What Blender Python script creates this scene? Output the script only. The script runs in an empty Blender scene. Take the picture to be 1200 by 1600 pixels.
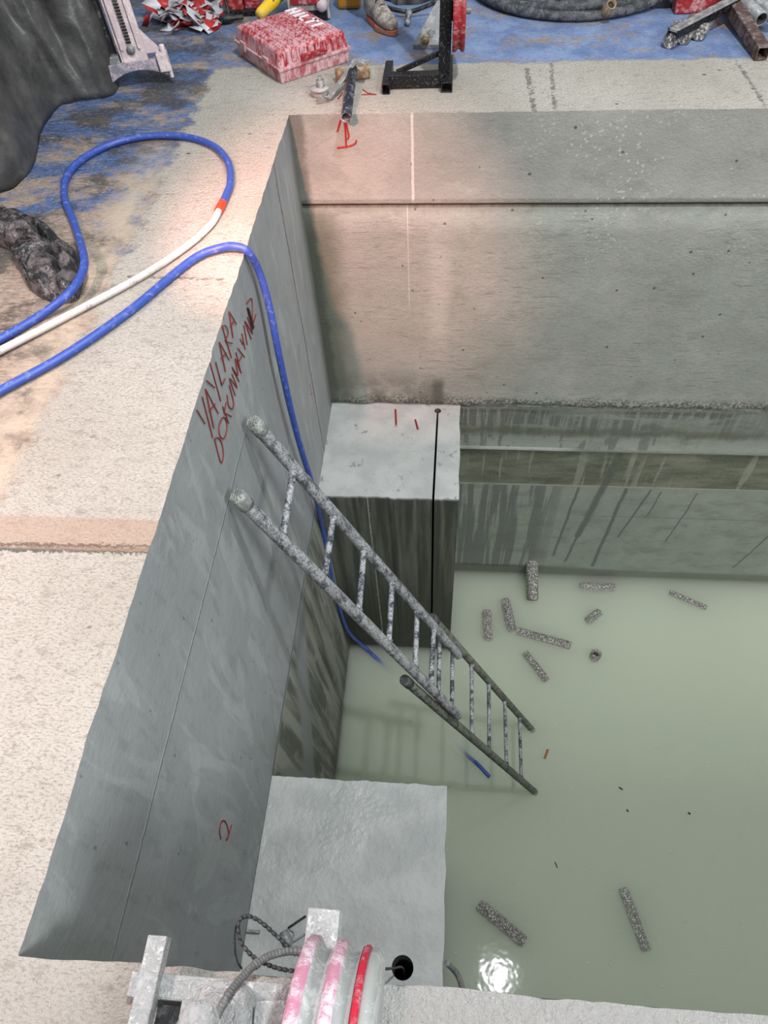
import bpy, bmesh, math, random
from mathutils import Vector, Matrix, noise as mnoise
random.seed(7)
sc = bpy.context.scene
col = sc.collection

# ------------------------------------------------------------------ camera
EYE = Vector((0, 0, 1.5)); FPX = 1118.36
RR = Vector((0.99634989, 0.07186605, -0.046067)); DD = Vector((0.03011331, -0.80086853, -0.59808259)); FF = Vector((-0.07987544, 0.59451229, -0.8001094))
cam = bpy.data.cameras.new('camera'); cam.sensor_fit = 'HORIZONTAL'; cam.sensor_width = 36; cam.lens = FPX / 1200 * 36; cam.clip_start = .05
co = bpy.data.objects.new('camera', cam); col.objects.link(co)
co.matrix_world = Matrix(((RR.x, -DD.x, -FF.x, EYE.x), (RR.y, -DD.y, -FF.y, EYE.y), (RR.z, -DD.z, -FF.z, EYE.z), (0, 0, 0, 1)))
sc.camera = co

# ------------------------------------------------------------------ light and exposure
sc.view_settings.view_transform = 'Standard'; sc.view_settings.look = 'None'
sc.view_settings.exposure = 0.0; sc.view_settings.gamma = 1.0; sc.view_settings.use_curve_mapping = False
sc.cycles.volume_bounces = 12; sc.cycles.max_bounces = 12; sc.cycles.transparent_max_bounces = 12
w = bpy.data.worlds.new('world'); sc.world = w; w.use_nodes = True
# hall light around the pit, shaped brighter overhead to reach deep into it
_t = w.node_tree; _g = _t.nodes.new('ShaderNodeTexCoord'); _s = _t.nodes.new('ShaderNodeSeparateXYZ'); _t.links.new(_g.outputs['Generated'], _s.inputs[0])
_m = _t.nodes.new('ShaderNodeMapRange'); _m.interpolation_type = 'SMOOTHSTEP'; _t.links.new(_s.outputs[2], _m.inputs[0])
_m.inputs[1].default_value = 0.25; _m.inputs[2].default_value = 0.98; _m.inputs[3].default_value = 0.28; _m.inputs[4].default_value = 0.85
_b = _t.nodes['Background']; _b.inputs[0].default_value = (0.86, 0.90, 0.93, 1); _t.links.new(_m.outputs[0], _b.inputs[1])

def lamp(name, kind, loc, aim, energy, color, **kw):
    l = bpy.data.lights.new(name, kind); l.energy = energy; l.color = color
    for k, v in kw.items(): setattr(l, k, v)
    o = bpy.data.objects.new(name, l); col.objects.link(o); o.location = loc
    o.rotation_euler = (Vector(aim) - Vector(loc)).to_track_quat('-Z', 'Y').to_euler()
    return o
lamp('hall_lamp', 'AREA', (1.2, 1.05, 5.2), (0.9, 1.4, -3), 270, (0.95, 0.98, 1.0), shape='DISK', size=0.2)
lamp('side_fill', 'AREA', (4.2, -2.4, 4.6), (0.2, 2.6, -2.2), 400, (0.97, 0.985, 1.0), shape='DISK', size=1.8)  # added soft fill from high right, brightens the left and back walls
lamp('work_lamp', 'SPOT', (-0.88, 0.9, 1.5), (-0.42, 3.34, -0.70), 640, (1.0, 0.46, 0.38), spot_size=math.radians(33), spot_blend=0.95, shadow_soft_size=0.05)
lamp('floor_lamp', 'SPOT', (-2.2, 0.75, 1.7), (-1.05, 1.0, 0), 250, (1.0, 0.74, 0.74), spot_size=math.radians(105), spot_blend=1.0, shadow_soft_size=0.08)

# ------------------------------------------------------------------ helpers: geometry
def ray(px, py): return RR * ((px - 600) / FPX) + DD * ((py - 800) / FPX) + FF
def at(px, py, axis=2, val=0.0):                       # where a sight line meets a real plane of the pit or floor
    d = ray(px, py); return EYE + d * ((val - EYE[axis]) / d[axis])
def atp(px, py, p0, n):
    d = ray(px, py); return EYE + d * ((p0 - EYE).dot(n) / d.dot(n))

class MB:
    def __init__(s): s.v = []; s.f = []; s.mi = []; s.sm = []
    def add(s, vs, fs, mi=0, smooth=False):
        b = len(s.v); s.v += [Vector(v) for v in vs]
        for f in fs: s.f.append([b + i for i in f]); s.mi.append(mi); s.sm.append(smooth)
        return s
    def box(s, c, size, rot=None, mi=0, taper=1.0):
        c = Vector(c); h = Vector(size) / 2; vs = []
        for z in (-1, 1):
            t = taper if z > 0 else 1
            for x, y in ((-1, -1), (1, -1), (1, 1), (-1, 1)):
                p = Vector((x * h.x * t, y * h.y * t, z * h.z))
                if rot is not None: p = rot @ p
                vs.append(c + p)
        return s.add(vs, [(3, 2, 1, 0), (4, 5, 6, 7), (0, 1, 5, 4), (1, 2, 6, 5), (2, 3, 7, 6), (3, 0, 4, 7)], mi)
    def bar(s, a, b, wd, ht, up=(0, 0, 1), mi=0):      # square bar from a to b
        a = Vector(a); b = Vector(b); x = (b - a).normalized(); y = Vector(up).cross(x).normalized(); z = x.cross(y)
        return s.box((a + b) / 2, ((b - a).length, wd, ht), Matrix((x, y, z)).transposed(), mi)
    def frame_tube(s, a, b, wd, ht, t=.004, up=(0, 0, 1), mi=0):   # hollow square section, open ends
        a = Vector(a); b = Vector(b); x = (b - a).normalized(); y = Vector(up).cross(x).normalized(); z = x.cross(y)
        vs = []
        for p in (a, b):
            for k in (0, t):
                for sy, sz in ((-1, -1), (1, -1), (1, 1), (-1, 1)):
                    vs.append(p + y * sy * (wd / 2 - k) + z * sz * (ht / 2 - k))
        fs = []
        for i in range(4):
            j = (i + 1) % 4
            fs += [(i, j, 8 + j, 8 + i), (4 + j, 4 + i, 12 + i, 12 + j), (j, i, 4 + i, 4 + j), (8 + i, 8 + j, 12 + j, 12 + i)]
        return s.add(vs, fs, mi)
    def tube(s, pts, r, n=12, mi=0, caps=True, closed=False, rfun=None, smooth=True):
        pts = [Vector(p) for p in pts]; m = len(pts); rings = []; up = None
        for i, p in enumerate(pts):
            if closed: t = pts[(i + 1) % m] - pts[i - 1]
            else: t = pts[min(i + 1, m - 1)] - pts[max(i - 1, 0)]
            t.normalize()
            if up is None: up = Vector((0, 0, 1)) if abs(t.z) < .9 else Vector((0, 1, 0))
            sd = t.cross(up).normalized(); up = sd.cross(t).normalized()
            rr = r if rfun is None else r * rfun(i / max(1, m - 1), i)
            rings.append([p + (sd * math.cos(2 * math.pi * k / n) + up * math.sin(2 * math.pi * k / n)) * rr for k in range(n)])
        vs = [q for rg in rings for q in rg]; fs = []
        for i in range(m if closed else m - 1):
            j = (i + 1) % m
            for k in range(n):
                l = (k + 1) % n; fs.append((i * n + k, i * n + l, j * n + l, j * n + k))
        s.add(vs, fs, mi, smooth)
        if caps and not closed:
            s.add(rings[0], [list(range(n - 1, -1, -1))][:1], mi); s.add(rings[-1], [list(range(n))], mi)
        return s
    def cyl(s, a, b, r, r2=None, n=20, mi=0, caps=True):
        r2 = r if r2 is None else r2
        return s.tube([a, b], 1, n, mi, caps, rfun=lambda t, i: r if i == 0 else r2)
    def lathe(s, o, axis, prof, n=28, mi=0, mis=None):    # profile: (distance along axis, radius)
        o = Vector(o); ax = Vector(axis).normalized(); u = ax.orthogonal().normalized(); v = ax.cross(u); vs = []
        for d, r in prof:
            for k in range(n):
                a = 2 * math.pi * k / n; vs.append(o + ax * d + (u * math.cos(a) + v * math.sin(a)) * max(r, 1e-4))
        for i in range(len(prof) - 1):
            fs = [(i * n + k, i * n + (k + 1) % n, (i + 1) * n + (k + 1) % n, (i + 1) * n + k) for k in range(n)]
            b = len(s.v)
            if i == 0: s.add(vs, fs, mis[i] if mis else mi, True); base = b
            else:
                for f in fs: s.f.append([base + q for q in f]); s.mi.append(mis[i] if mis else mi); s.sm.append(True)
        return s
    def prism(s, poly, z0, z1, M=None, mi=0):
        M = M or Matrix.Identity(4); n = len(poly)
        vs = [M @ Vector((x, y, z0)) for x, y in poly] + [M @ Vector((x, y, z1)) for x, y in poly]
        fs = [list(range(n - 1, -1, -1)), list(range(n, 2 * n))] + [(i, (i + 1) % n, n + (i + 1) % n, n + i) for i in range(n)]
        return s.add(vs, fs, mi)
    def build(s, name, mats, parent=None, bevel=0, sub=0):
        me = bpy.data.meshes.new(name); me.from_pydata([tuple(v) for v in s.v], [], s.f)
        if not isinstance(mats, (list, tuple)): mats = [mats]
        for m in mats: me.materials.append(m)
        for p, mi, sm in zip(me.polygons, s.mi, s.sm): p.material_index = mi; p.use_smooth = sm
        bm = bmesh.new(); bm.from_mesh(me); bmesh.ops.recalc_face_normals(bm, faces=bm.faces); bm.to_mesh(me); bm.free()
        me.update()
        o = bpy.data.objects.new(name, me); col.objects.link(o)
        if parent: 
            o.parent = parent; o.matrix_parent_inverse = Matrix.Translation(parent.location).inverted()
        if bevel:
            b = o.modifiers.new('bevel', 'BEVEL'); b.width = bevel; b.segments = 2; b.limit_method = 'ANGLE'; b.angle_limit = math.radians(50)
        if sub:
            b = o.modifiers.new('sub', 'SUBSURF'); b.levels = sub; b.render_levels = sub
        return o

def thing(name, loc, label, cat, group=None):
    o = bpy.data.objects.new(name, None); o.empty_display_size = .05; col.objects.link(o); o.location = loc
    return tag(o, label, cat, group)
def tag(o, label=None, cat=None, group=None, kind=None):
    if label: o['label'] = label
    if cat: o['category'] = cat
    if group: o['group'] = group
    if kind: o['kind'] = kind
    return o
def struct(o): o['kind'] = 'structure'; return o

def spline(pts, k=8):
    pts = [Vector(p) for p in pts]; P = [pts[0] * 2 - pts[1]] + pts + [pts[-1] * 2 - pts[-2]]; out = []
    for i in range(1, len(P) - 2):
        a, b, c, d = P[i - 1:i + 3]
        for j in range(k):
            t = j / k
            out.append(.5 * ((2 * b) + (c - a) * t + (2 * a - 5 * b + 4 * c - d) * t * t + (3 * b - a - 3 * c + d) * t ** 3))
    out.append(pts[-1]); return out
def n3(x, y, z=0, s=1.0): return mnoise.noise(Vector((x * s, y * s, z * s)))
def fb(x, y, z=0, s=1.0, o=4):
    a, t = 1.0, 0
    for _ in range(o): t += a * n3(x, y, z, s); a *= .5; s *= 2.1
    return t

# ------------------------------------------------------------------ helpers: materials
def C(r, g, b):
    f = lambda v: (v / 255 / 12.92) if v / 255 <= .04045 else ((v / 255 + .055) / 1.055) ** 2.4
    return (f(r), f(g), f(b), 1)
class Mat:
    def __init__(s, name, obj=False):
        s.m = bpy.data.materials.new(name); s.m.use_nodes = True; s.t = s.m.node_tree; s.n = s.t.nodes; s.b = s.n['Principled BSDF']
        if obj: s.pos = s.n.new('ShaderNodeTexCoord').outputs['Object']
        else: s.pos = s.n.new('ShaderNodeNewGeometry').outputs['Position']
        sp = s.n.new('ShaderNodeSeparateXYZ'); s.lk(s.pos, sp.inputs[0]); s.x, s.y, s.z = sp.outputs
    def lk(s, a, b): s.t.links.new(a, b)
    def set(s, sock, v):
        if isinstance(v, bpy.types.NodeSocket): s.lk(v, sock)
        else: sock.default_value = v
    def m_(s, op, a, b=0.0, c=None):
        n = s.n.new('ShaderNodeMath'); n.operation = op; s.set(n.inputs[0], a); s.set(n.inputs[1], b)
        if c is not None: s.set(n.inputs[2], c)
        return n.outputs[0]
    def vec(s, x, y, z=0.0):
        n = s.n.new('ShaderNodeCombineXYZ'); s.set(n.inputs[0], x); s.set(n.inputs[1], y); s.set(n.inputs[2], z); return n.outputs[0]
    def scl(s, sx, sy, sz, v=None):
        n = s.n.new('ShaderNodeVectorMath'); n.operation = 'MULTIPLY'; s.lk(v or s.pos, n.inputs[0]); n.inputs[1].default_value = (sx, sy, sz); return n.outputs[0]
    def noise(s, scale=5, v=None, det=5, rough=.6, dist=0.0):
        n = s.n.new('ShaderNodeTexNoise'); s.lk(v or s.pos, n.inputs['Vector']); n.inputs['Scale'].default_value = scale
        n.inputs['Detail'].default_value = det; n.inputs['Roughness'].default_value = rough; n.inputs['Distortion'].default_value = dist; return n.outputs['Fac']
    def voro(s, scale=5, v=None):
        n = s.n.new('ShaderNodeTexVoronoi'); s.lk(v or s.pos, n.inputs['Vector']); n.inputs['Scale'].default_value = scale; return n.outputs['Distance']
    def step(s, v, lo, hi):
        n = s.n.new('ShaderNodeMapRange'); n.interpolation_type = 'SMOOTHSTEP'; s.set(n.inputs[0], v); n.inputs[1].default_value = lo; n.inputs[2].default_value = hi
        if hi < lo: n.inputs[1].default_value, n.inputs[2].default_value = hi, lo; n.inputs[3].default_value, n.inputs[4].default_value = 1, 0
        return n.outputs[0]
    def mix(s, f, a, b, mode='MIX'):
        n = s.n.new('ShaderNodeMix'); n.data_type = 'RGBA'; n.blend_type = mode
        s.set(n.inputs['Factor'], f)
        for i, v in ((6, a), (7, b)): s.set(n.inputs[i], v)
        return n.outputs[2]
    def mul(s, *a):
        r = a[0]
        for q in a[1:]: r = s.m_('MULTIPLY', r, q)
        return r
    def mx(s, *a):
        r = a[0]
        for q in a[1:]: r = s.m_('MAXIMUM', r, q)
        return r
    def add(s, a, b): return s.m_('ADD', a, b)
    def band(s, v, c, w, soft=.3):     # 1 where |v-c| < w
        return s.step(s.m_('ABSOLUTE', s.m_('SUBTRACT', v, c)), w * (1 + soft), w * (1 - soft))
    def seg(s, P, a, b, w, soft=.5):    # 1 near the segment a-b in the 2D coordinates P
        n = s.n.new('ShaderNodeVectorMath'); n.operation = 'SUBTRACT'; s.lk(P, n.inputs[0]); n.inputs[1].default_value = (a[0], a[1], 0)
        d = (b[0] - a[0], b[1] - a[1], 0); L = d[0] ** 2 + d[1] ** 2
        q = s.n.new('ShaderNodeVectorMath'); q.operation = 'DOT_PRODUCT'; s.lk(n.outputs[0], q.inputs[0]); q.inputs[1].default_value = (d[0] / L, d[1] / L, 0)
        h = s.n.new('ShaderNodeMath'); h.operation = 'MAXIMUM'; h.inputs[1].default_value = 0; s.lk(q.outputs['Value'], h.inputs[0]); h2 = s.m_('MINIMUM', h.outputs[0], 1.0)
        k = s.n.new('ShaderNodeVectorMath'); k.operation = 'SCALE'; k.inputs[0].default_value = d; s.lk(h2, k.inputs['Scale'])
        e = s.n.new('ShaderNodeVectorMath'); e.operation = 'SUBTRACT'; s.lk(n.outputs[0], e.inputs[0]); s.lk(k.outputs[0], e.inputs[1])
        l = s.n.new('ShaderNodeVectorMath'); l.operation = 'LENGTH'; s.lk(e.outputs[0], l.inputs[0])
        return s.step(l.outputs['Value'], w * (1 + soft), w * (1 - soft))
    def bump(s, h, dist=.01, strength=1.0):
        n = s.n.new('ShaderNodeBump'); n.inputs['Distance'].default_value = dist; n.inputs['Strength'].default_value = strength
        s.lk(h, n.inputs['Height']); s.lk(n.outputs[0], s.b.inputs['Normal'])
    def out(s, color, rough=.8, metal=0.0, spec=None):
        s.set(s.b.inputs['Base Color'], color); s.set(s.b.inputs['Roughness'], rough); s.set(s.b.inputs['Metallic'], metal)
        if spec is not None: s.b.inputs['Specular IOR Level'].default_value = spec
        return s.m

def grimy(name, base, dust, amount=.5, scale=14, rough=.6, metal=0.0, bump=.002, stretch=(1, 1, 1)):
    """paint, rubber or steel with dried concrete slurry over it"""
    k = Mat(name, obj=True); v = k.scl(*stretch)
    n = k.noise(scale, v, 6, .7); f = k.step(n, .62 - amount * .35, .72 - amount * .25)
    n2 = k.noise(scale * 5, v, 3)
    f2 = k.m_('MULTIPLY', f, k.step(n2, .25, .6))
    k.bump(k.add(n, k.mul(f2, .5)), bump)
    return k.out(k.mix(f2, base, dust), k.add(k.mul(f2, .25), rough), metal)

# concrete of the pit walls
def wall_mat(name, side):
    k = Mat(name); u = k.x if side == 'back' else k.y; z = k.z
    big = k.noise(1.3, None, 4); mid = k.noise(6, None, 6, .65); fine = k.noise(60, None, 5, .7)
    P = k.vec(u, z)
    wob = k.mul(k.m_('SUBTRACT', k.noise(5, None, 3), .5), .03); fwob = k.mul(k.m_('SUBTRACT', k.noise(40, None, 3), .5), .03)
    PV = k.vec(k.add(u, wob), k.add(z, wob))
    st = lambda su, sz, sc_, det=4: k.noise(sc_, k.vec(k.m_('MULTIPLY', u, su), k.m_('MULTIPLY', z, sz)), det, .6)
    if side == 'back':
        c = k.mix(k.step(big, .35, .65), C(141, 143, 136), C(160, 160, 152))
        c = k.mix(k.mul(k.step(z, -.42, -.44), k.step(mid, .3, .7)), c, C(146, 152, 142))
        cloud = k.noise(2.4, k.scl(1, 1, 1.6), 7, .72); c = k.mix(k.mul(k.step(cloud, .50, .66), .45), c, C(118, 122, 112)); c = k.mix(k.mul(k.step(cloud, .46, .36), .35), c, C(168, 172, 164))
        spk = k.noise(170, None, 3, .7); c = k.mix(k.mul(k.step(spk, .56, .68), .35), c, C(98, 100, 92)); c = k.mix(k.mul(k.step(spk, .42, .32), .25), c, C(184, 186, 178))
        # short horizontal scratches and scrapes
        sc1 = k.step(k.noise(1.5, k.vec(k.m_('MULTIPLY', u, 5), k.m_('MULTIPLY', k.add(z, k.mul(mid, .03)), 55)), 6, .75, .7), .53, .62); sc2 = k.step(k.noise(1.0, k.vec(k.m_('MULTIPLY', u, 22), k.m_('MULTIPLY', z, 150)), 5, .8), .52, .64); c = k.mix(k.mul(sc2, k.step(z, -.4, -.5), .35), c, C(100, 104, 94)); c = k.mix(k.mul(k.step(k.noise(1.0, k.vec(k.m_('MULTIPLY', u, 9), k.m_('MULTIPLY', z, 70)), 5, .8), .44, .34), k.step(z, -.4, -.5), .3), c, C(172, 176, 168))
        c = k.mix(k.mul(sc1, k.step(k.noise(3.1, None, 4), .42, .55), k.add(k.mul(k.step(z, -.4, -.5), .55), .10)), c, C(108, 110, 102))
        # pale splatter spots
        v = k.voro(38); sp = k.mul(k.step(v, .30, .18), k.step(k.noise(3, None, 2), .45, .6), k.step(z, -1.0, -.4), k.step(u, .1, .6)); c = k.mix(k.mul(sp, .7), c, C(188, 188, 180))
        v = k.voro(9); c = k.mix(k.mul(k.step(v, .09, .05), .8), c, C(60, 60, 55))
        # pour joint below the upper slab
        c = k.mix(k.mul(k.band(k.add(z, k.mul(k.m_('SUBTRACT', k.noise(14, k.vec(u, 0.0), 5, .8), .5), .03)), -.440, .010, .6), .85), c, C(66, 66, 58)); c = k.mix(k.mul(k.step(k.add(z, k.mul(k.m_('SUBTRACT', k.noise(9, k.vec(u, 0.0), 5, .8), .5), .12)), -.50, -.45), k.step(z, -.42, -.43), .4), c, C(96, 94, 80)); c = k.mix(k.band(k.add(z, k.mul(fwob, .3)), -.420, .006), c, C(176, 174, 164))
        c = k.mix(k.mul(k.band(k.add(u, k.mul(fwob, .25)), -.185, .006), k.step(z, -.43, -.41), .8), c, C(196, 194, 186))
        c = k.mix(k.mul(k.band(u, -.215, .003), k.step(z, -.44, -.46), k.step(z, -1.1, -1.0), .45), c, C(190, 190, 184))
        # pale and dark run-offs in line with the hole
        c = k.mix(k.mul(k.band(k.add(u, wob), -.05, .05, .8), k.step(z, -.45, -.9), k.step(z, -1.5, -1.2), .35), c, C(185, 187, 180))
        c = k.mix(k.mul(k.band(u, -.045, .035, .6), k.step(z, -1.55, -1.66), .9), c, C(78, 80, 72))
        # darker olive corner band next to the left wall
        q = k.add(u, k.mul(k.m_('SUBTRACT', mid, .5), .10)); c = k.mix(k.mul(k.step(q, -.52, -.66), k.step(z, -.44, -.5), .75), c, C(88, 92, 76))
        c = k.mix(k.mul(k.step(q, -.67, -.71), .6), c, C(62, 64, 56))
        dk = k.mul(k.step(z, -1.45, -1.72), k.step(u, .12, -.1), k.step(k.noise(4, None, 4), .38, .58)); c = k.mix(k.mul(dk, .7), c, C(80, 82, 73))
        # rough ledge and the bands under it
        lz = k.add(z, k.mul(k.m_('SUBTRACT', k.noise(7, k.vec(u, 0.0), 4), .5), .10))
        c = k.mix(k.mul(k.band(lz, -1.80, .05, .8), k.step(fine, .42, .56), .9), c, C(66, 68, 60))
        c = k.mix(k.mul(k.band(lz, -1.83, .012), .6), c, C(186, 190, 182))
        low = k.step(z, -1.85, -1.88)
        c = k.mix(low, c, C(136, 142, 132))
        patch = k.step(k.noise(1.0, k.vec(k.m_('MULTIPLY', u, 1.6), k.m_('MULTIPLY', z, 7)), 5, .65), .40, .52); drip = k.mul(k.step(st(30, 1.6, 1.0, 5), .42, .52), patch); b1 = k.mul(k.step(z, -1.86, -1.88), k.step(lz, -2.14, -2.08), k.step(k.add(u, k.mul(mid, .5)), 2.6, 1.9))
        c = k.mix(k.mul(b1, drip, .75), c, C(84, 88, 84))
        c = k.mix(k.mul(k.band(k.add(lz, k.mul(wob, 3.0)), -2.07, .035, .9), k.step(u, 2.4, 1.8), .75), c, C(92, 94, 78)); c = k.mix(k.mul(k.step(z, -2.10, -2.13), k.step(z, -2.25, -2.23), k.step(st(14, 2.5, 1.0, 5), .52, .56), k.step(k.add(u, k.mul(mid, .6)), 2.2, 1.6), .7), c, C(88, 92, 84)); rl = k.noise(1.0, k.vec(k.m_('MULTIPLY', u, 3), k.m_('MULTIPLY', z, 60)), 5, .7); c = k.mix(k.mul(low, k.step(rl, .56, .66), .35), c, C(92, 96, 86))
        c = k.mix(k.mul(k.band(z, -2.245, .012), k.step(u, 1.0, .7), .9), c, C(182, 186, 178)); c = k.mix(k.mul(k.band(z, -2.275, .016), .8), c, C(66, 68, 56))
        b2 = k.mul(k.step(z, -2.26, -2.28), k.step(z, -2.66, -2.64)); c = k.mix(b2, c, k.mix(k.step(k.noise(3.5, k.scl(.6, 1, 2.2), 6, .7), .35, .65), C(84, 88, 70), C(126, 129, 112)))
        c = k.mix(k.mul(b2, k.step(st(9, .6, 1.0, 3), .57, .62), .7), c, C(150, 153, 138))
        c = k.mix(k.mul(k.band(z, -2.65, .008), .7), c, C(176, 180, 172))
        b3 = k.step(z, -2.65, -2.67); c = k.mix(b3, c, k.mix(k.step(mid, .3, .7), C(140, 147, 136), C(152, 158, 147)))
        wet = k.mul(b3, k.step(k.add(u, k.mul(st(3, .3, 1, 2), .5)), 1.3, .95), k.step(st(12, .5, 1.0, 3), .46, .52)); c = k.mix(k.mul(wet, .75), c, C(94, 99, 97))
        lines = [((1.16, -2.7), (1.06, -3.7), .010), ((1.34, -2.68), (1.30, -3.75), .014), ((1.52, -2.68), (1.42, -3.3), .008), ((1.86, -2.7), (1.80, -3.35), .006), ((1.22, -2.3), (1.10, -3.3), .025), ((2.6, -3.0), (2.45, -3.7), .008), ((1.0, -2.68), (.95, -3.6), .010), ((1.60, -2.7), (1.57, -3.0), .006)]
        ms = k.mx(*[k.seg(PV, a, b, w_) for a, b, w_ in lines]); c = k.mix(k.mul(ms, .8), c, C(86, 90, 84))
        c = k.mix(k.mul(k.band(k.add(z, k.mul(wob, .6)), -3.02, .006), k.step(u, .9, 1.2), .55), c, C(110, 114, 104))
        c = k.mix(k.mul(k.step(k.add(z, wob), -3.76, -3.80), k.step(u, 1.6, .5), .8), c, C(58, 62, 56)); c = k.mix(k.mul(k.step(k.add(z, wob), -3.79, -3.83), .7), c, C(104, 106, 92))  # waterline shadow painted into the colour, with sludge tint below
        c = k.mix(k.mul(low, k.step(k.noise(3.2, k.scl(1, 1, 2.0), 8, .78), .48, .62), .4), c, C(100, 104, 94)); c = k.mix(k.mul(low, k.step(spk, .54, .64), .3), c, C(172, 176, 168))
        h = k.add(k.mul(mid, .35), k.add(k.mul(fine, .35), k.mul(spk, .2))); k.bump(h, .010)
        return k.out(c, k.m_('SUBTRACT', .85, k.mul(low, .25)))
    # left wall: smooth grey film of slurry
    c = k.mix(k.step(big, .3, .7), C(133, 137, 138), C(146, 149, 150))
    v = st(5, 1.2, 4, 4); c = k.mix(k.mul(k.step(v, .52, .66), .35), c, C(112, 120, 118))
    c = k.mix(k.mul(k.step(k.voro(11, k.scl(1, 1.6, .7)), .10, .05), .7), c, C(80, 84, 82))
    sw = k.noise(2.6, k.scl(1, 2.4, .6), 5, .6, 1.2); c = k.mix(k.mul(k.step(sw, .53, .62), .38), c, C(165, 172, 170))
    c = k.mix(k.mul(k.band(k.add(z, k.mul(fwob, .4)), -.455, .0045), k.step(y_ := u, 1.9, 1.7), .8), c, C(84, 88, 84))
    c = k.mix(k.mul(k.band(k.add(z, k.mul(fwob, .4)), -.448, .004), k.step(u, 1.9, 1.7), .7), c, C(168, 172, 168))
    c = k.mix(k.mul(k.band(k.add(u, k.mul(fwob, .8)), 2.92, .008), .8), c, C(72, 76, 66))
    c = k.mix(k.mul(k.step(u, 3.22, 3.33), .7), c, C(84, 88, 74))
    c = k.mix(k.mul(k.band(k.add(z, k.mul(wob, .4)), -1.82, .012), k.step(u, 2.6, 2.4), .75), c, C(74, 78, 72))
    # slurry washed down at the near corner: olive film
    nc = k.mul(k.step(k.add(u, k.add(k.mul(st(8, .8, 1, 3), .45), k.mul(z, .22))), .55, .15), k.step(z, -1.0, -.2)); c = k.mix(k.mul(nc, .6), c, C(106, 113, 103))
    # lower part: bare board-marked concrete with dark runs
    low = k.step(k.add(z, wob), -1.82, -1.86)
    bd = k.noise(1.0, k.vec(k.m_('MULTIPLY', k.add(u, k.mul(z, .12)), 9), k.m_('MULTIPLY', z, .55)), 4, .6)
    lc = k.mix(k.step(bd, .42, .6), C(138, 141, 130), C(84, 86, 76)); lc = k.mix(k.step(mid, .55, .75), lc, C(150, 152, 146))
    lc = k.mix(k.mul(k.step(k.add(k.mul(z, -.55), u), 3.0, 2.9), k.step(k.add(k.mul(z, -.55), u), 2.6, 2.7), .9), lc, C(128, 131, 132))
    c = k.mix(low, c, lc)
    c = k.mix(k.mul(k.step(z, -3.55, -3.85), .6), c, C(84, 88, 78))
    k.bump(k.add(k.mul(mid, .5), k.mul(fine, .12)), .012)
    return k.out(c, k.m_('SUBTRACT', .72, k.mul(nc, .3)))

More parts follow.
